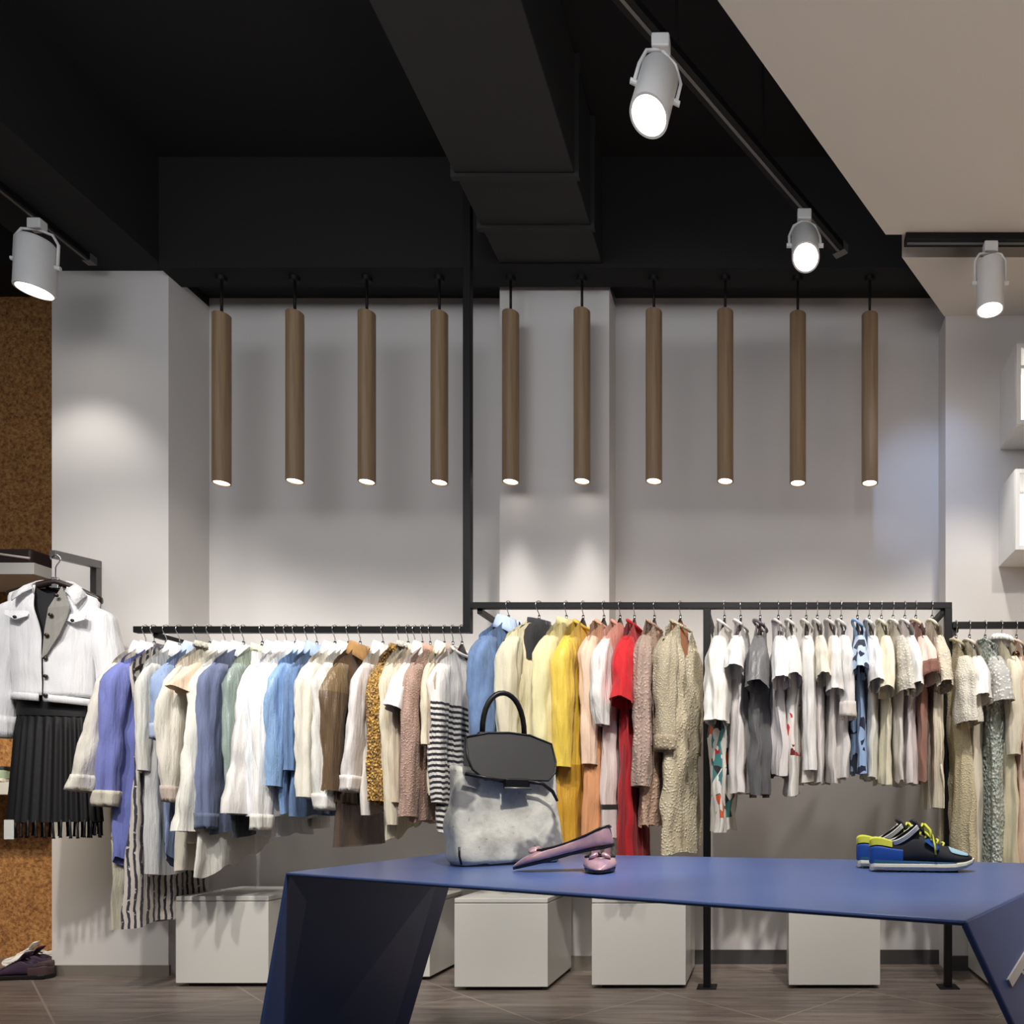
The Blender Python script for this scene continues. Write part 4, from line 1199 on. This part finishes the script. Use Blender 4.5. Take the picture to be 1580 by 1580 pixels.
for j in range(19):
    s = j / 18; z = lerp(zt_, zb_, s); r = []
    for k in range(120):
        t = k * 2 * math.pi / 120
        pl = 0.007 * sm(s * 4) * math.sin(26 * t)
        ww = lerp(0.134, 0.168, s) + pl; dd = lerp(0.045, 0.075, s) + pl
        r.append((ww * math.cos(t), dd * math.sin(t), z))
    rs.append(r)
sk = obj('skirt', rings(bmesh.new(), rs), DKS, dr_, smooth=True)
obj('waistband', rings(bmesh.new(), [[(0.140 * math.cos(t), 0.052 * math.sin(t), z) for t in [k * 2 * math.pi / 40 for k in range(40)]] for z in (JZ(1084) - zj, JZ(1106) - zj)]), DKS, dr_, smooth=True)
rg = random.Random(3)
for k in range(34):
    t = k * 2 * math.pi / 34 + 0.05
    x, y = 0.165 * math.cos(t), 0.073 * math.sin(t)
    ln = rg.uniform(0.05, 0.068)
    sx = rg.uniform(-0.004, 0.004)
    bm = tube(bmesh.new(), [(x, y, zb_ + 0.01), (x + sx * .5, y, zb_ - ln * .5), (x + sx, y, zb_ - ln), (x + sx, y, zb_ - ln - 0.008)], [0.005, 0.0045, 0.005, 0.007], 7)
    obj('fringe_strand', bm, DKS, dr_, smooth=True)
obj('price_tag', B(-0.138, -0.088, JZ(1293) - zj, -0.104, -0.086, JZ(1264) - zj), WSH, dr_)

# the jacket itself
JW = fab((238, 238, 240), rough=0.85); JG = fab((150, 147, 140)); JB = simple('dark_brass', (60, 52, 48), 0.35, 0.6)
jk = empty('jacket', (jx, DJ, zj), JR, 'white denim jacket with open front and chest pockets hanging on the pillar arm', 'jacket')
zhem = JZ(1086) - zj
Wj = 0.166


def jx_w(s): return Wj * lerp(1.0, 0.90, sm(s * 1.2))


def front_x(s, side):
    """inner edge of a front panel down the jacket"""
    if side < 0: return lerp(-0.060, -0.012, sm(s * 2.0))
    return lerp(0.052, -0.006, sm(s * 1.5))


for side in (-1, 1):
    rs = []
    for j in range(25):
        s = j / 24; r = []
        for k in range(15):
            u = k / 14
            x = lerp(front_x(s, side), side * jx_w(s), u)
            top = -0.012 - 0.40 * max(0, abs(x) - 0.055)
            z = lerp(top, zhem + 0.028, s)
            y = -0.078 * math.sqrt(max(0, 1 - (abs(x) / (jx_w(s) * 1.01)) ** 2.6)) * lerp(0.35, 1, sm(s * 4))
            y += noise.noise(Vector((x * 14, z * 12, side * 3))) * 0.008
            r.append((x, y, z))
        rs.append(r)
    fp = obj('front_panel', rings(bmesh.new(), rs, closed=False), JW, jk, smooth=True, solid=0.004)
    px_ = (0.106 if side > 0 else -0.096)
    zp = JZ(952) - zj
    yy = -0.080
    fl_ = hexa(bmesh.new(), [(px_ - 0.042, yy, zp), (px_ + 0.042, yy + 0.01, zp + 0.004), (px_ + 0.040, yy - 0.006, zp - 0.022), (px_, yy - 0.012, zp - 0.042), (px_ - 0.04, yy - 0.008, zp - 0.022)], [(px_ - 0.042, yy - 0.006, zp), (px_ + 0.042, yy + 0.004, zp + 0.004), (px_ + 0.040, yy - 0.012, zp - 0.022), (px_, yy - 0.018, zp - 0.042), (px_ - 0.04, yy - 0.014, zp - 0.022)])
    pf = obj('pocket_flap', fl_, JW, fp, bevel=0.003)
    Mb = Matrix.Translation((px_, yy - 0.018, zp - 0.030)) @ Matrix.Rotation(math.pi / 2, 4, 'X')
    obj('button', lathe(bmesh.new(), [(0, 0), (0.007, 0), (0.006, 0.003), (0, 0.004)], 14, Mb), JB, pf, smooth=True)
    # sleeves
    rs = []
    for j in range(21):
        s = j / 20; d = s * (0.60 if side > 0 else 0.62)
        cap = math.sqrt(min(1, (d + 0.004) / 0.06))
        cxx = side * (Wj - 0.022 + 0.055 * math.sin(min(1, s * 1.3) * math.pi * 0.62) - 0.03 * (1 - cap)); cz = -0.075 - d
        ra = lerp(0.060, 0.044, s) * lerp(.5, 1, cap); rb = lerp(0.066, 0.05, s) * lerp(.5, 1, cap)
        r = []
        for k in range(24):
            t = k * 2 * math.pi / 24
            q_ = 1 + 0.12 * noise.noise(Vector((math.cos(t) * 2, math.sin(t) * 2, cz * 9 + side * 5)))
            r.append((cxx + ra * q_ * math.cos(t), 0.012 + rb * q_ * math.sin(t), cz + 0.02 * side * -math.cos(t) * (1 - cap)))
        rs.append(r)
    slv = obj('sleeve', rings(bmesh.new(), rs, True, False), JW, jk, smooth=True)
    obj('cuff', rings(bmesh.new(), [[(p[0] * 1.0 + (p[0] - sum(q[0] for q in rr) / 24) * 0.06, p[1] * 1.04, p[2]) for p in rr] for rr in rs[-4:]]), JW, slv, smooth=True, solid=0.003)
# back panel, hem band
rs = []
for j in range(13):
    s = j / 12
    rs.append([(x, 0.075 * math.sqrt(max(0, 1 - (abs(x) / (jx_w(s) * 1.01)) ** 2.6)) * lerp(0.35, 1, sm(s * 4)), lerp(-0.005 - 0.40 * max(0, abs(x) - 0.055), zhem + 0.028, s)) for x in [jx_w(s) * (-1 + 2 * k / 20) for k in range(21)]])
obj('back_panel', rings(bmesh.new(), rs, closed=False), JW, jk, smooth=True, solid=0.003)
hb_ = []
for z in (zhem + 0.032, zhem + 0.018, zhem):
    hb_.append([(jx_w(1) * 1.005 * math.cos(t), 0.082 * math.copysign(abs(math.sin(t)) ** 0.8, math.sin(t)), z - 0.010 * math.cos(t)) for t in [math.radians(-92 + 354 * k / 50) for k in range(51)]])
obj('hem_band', rings(bmesh.new(), hb_, closed=False), JW, jk, smooth=True, solid=0.005)
# open lapel turned back on the right, showing the grey inside; placket with buttons
lp_ = [(0.052, -0.060, -0.020), (0.094, -0.088, -0.11), (0.090, -0.101, JZ(952) - zj - 0.02), (0.062, -0.100, JZ(985) - zj), (0.016, -0.094, JZ(1015) - zj), (-0.004, -0.092, JZ(1022) - zj), (0.004, -0.090, JZ(980) - zj), (0.016, -0.086, JZ(945) - zj)]
obj('turned_lapel', hexa(bmesh.new(), lp_, [(x, y - 0.004, z) for x, y, z in lp_]), JG, jk, bevel=0.001)
for py, xx in ((926, 0.050), (956, 0.030), (987, 0.016), (1021, 0.006), (1048, 0.006), (1077, 0.006)):
    yb2 = -0.102 if py < 1000 else -0.090
    Mb = Matrix.Translation((xx, yb2, JZ(py) - zj)) @ Matrix.Rotation(math.pi / 2, 4, 'X')
    obj('button', lathe(bmesh.new(), [(0, -0.006), (0.008, -0.006), (0.008, 0.002), (0.006, 0.004), (0, 0.004)], 14, Mb), JB, jk, smooth=True)
# collar: stands behind the neck, opens wide, ends in two points on the chest
rs = []
for k in range(33):
    u = -1 + k / 16.0; a_ = abs(u); sg = 1 if u >= 0 else -1
    ang = a_ * math.pi * 0.86
    crest = Vector((sg * 0.066 * math.sin(ang) ** 0.8 if a_ > 0 else 0, 0.045 * math.cos(ang) - 0.012 * a_, 0.030 - 0.066 * a_ ** 1.8))
    crest.x += sg * 0.024 * a_ ** 3
    lowin = Vector((crest.x * 0.92, crest.y * 0.9, crest.z - 0.045 + 0.02 * a_))
    out_ = Vector((crest.x + sg * (0.050 * math.sin(min(ang, math.pi / 2)) + 0.004), crest.y + 0.024 * math.cos(ang) - 0.016 * a_, crest.z - 0.044 - 0.010 * a_ - 0.016 * sm((a_ - 0.7) / 0.3)))
    mid = (crest + out_) / 2 + Vector((0, 0, 0.007))
    rs.append([lowin, crest - Vector((0, 0, 0.006)), crest, mid, out_])
obj('collar', rings(bmesh.new(), rs, closed=False), JW, jk, smooth=True, solid=0.003)

# ---------------------------------------------------------------- niche shelves at the far left
def shelf(px0, px1, y0, y1, D, dep, label):
    a = P(px0, y1, D); b = P(px1, y0, D)
    o = obj('wall_shelf', B(a.x, D, a.z, b.x, D + dep, b.z), LACQ, None, bevel=0.002)
    tag(o, label, 'shelf', 'white shelves on the cork wall')
    return b.z


zs_a = shelf(-150, 52, 868, 886, 3.80, DN - 3.80, 'upper white shelf on the cork wall behind the jacket')
zs_b = shelf(-150, 25, 1207, 1226, 3.80, DN - 3.80, 'lower white shelf on the cork wall beside the black skirt')
e = empty('clutch_bag', (P(22, 860, 3.87).x, 3.875, zs_a), math.radians(0), 'dark clutch with pale trim lying on the upper cork wall shelf', 'bag')
obj('bag_body', B(-0.15, -0.07, 0, 0.15, 0.07, 0.075), simple('dark_plum_leather', (52, 40, 40), 0.4), e, bevel=0.012)
obj('trim', tube(bmesh.new(), [(-0.15, -0.073, 0.062), (0.0, -0.076, 0.042), (0.148, -0.073, 0.022)], 0.006, 8), simple('pale_trim', (214, 196, 190), 0.3), e, smooth=True)
gs = (simple('pale_green_suede', (160, 180, 150), 0.7), simple('pale_green_suede', (160, 180, 150)), BLK, simple('pale_green_suede', (160, 180, 150)), BLK, MIDS)
sneaker((P(14, 1200, 3.9).x, 3.90, zs_b), math.radians(188), 'pale green shoe on the lower cork wall shelf', 0.26, gs, 'shoes on the cork wall shelf', False)

# ---------------------------------------------------------------- lit wall cabinets, right
GLASS = NT('clear_glass'); GLASS.base((1, 1, 1, 1)); GLASS.set(Roughness=0.02); GLASS.b.inputs['Transmission Weight'].default_value = 1.0; GLASS = GLASS.m


def cabinet(fx, ft, fb, bx_, bb, label):
    Df = DC * (bx_ - CX) / (fx - CX)
    a = P(fx, fb, Df); b = P(fx, ft, Df)
    w_ = 0.75; h_ = b.z - a.z; dep = DC - Df
    e = empty('wall_cabinet', (a.x, Df, a.z), 0, label, 'cabinet', 'lit cabinets on the right wall')
    t = 0.018
    bm = bmesh.new()
    box(bm, 0, 0, 0, t, dep, h_); box(bm, w_ - t, 0, 0, w_, dep, h_); box(bm, t, 0, 0, w_ - t, dep, t); box(bm, t, 0, h_ - t, w_ - t, dep, h_); box(bm, t, dep - 0.01, t, w_ - t, dep, h_ - t)
    obj('carcass', bm, WHITEM, e, bevel=0.001)
    obj('light_panel', B(t + 0.002, dep - 0.02, t + 0.002, w_ - t - 0.002, dep - 0.012, h_ - t - 0.002), CAB_GLOW, e)
    bm = bmesh.new()
    f = 0.022
    box(bm, 0.001, -0.014, 0.001, f, 0, h_ - .001); box(bm, w_ - f, -0.014, 0.001, w_ - .001, 0, h_ - .001); box(bm, f, -0.014, 0.001, w_ - f, 0, f); box(bm, f, -0.014, h_ - f, w_ - f, 0, h_ - .001)
    box(bm, f, -0.012, h_ * 0.70, w_ - f, -0.002, h_ * 0.70 + 0.012)
    dfr = obj('door_frame', bm, WHITEM, e, bevel=0.001)
    obj('glass_pane', B(f - 0.004, -0.008, f - 0.004, w_ - f + 0.004, -0.005, h_ - f + 0.004), GLASS, dfr)


cabinet(1567, 532, 657, 1543, 702, 'upper lit white wall cabinet at the right edge')
cabinet(1565, 725, 850, 1541, 877, 'lower lit white wall cabinet at the right edge')
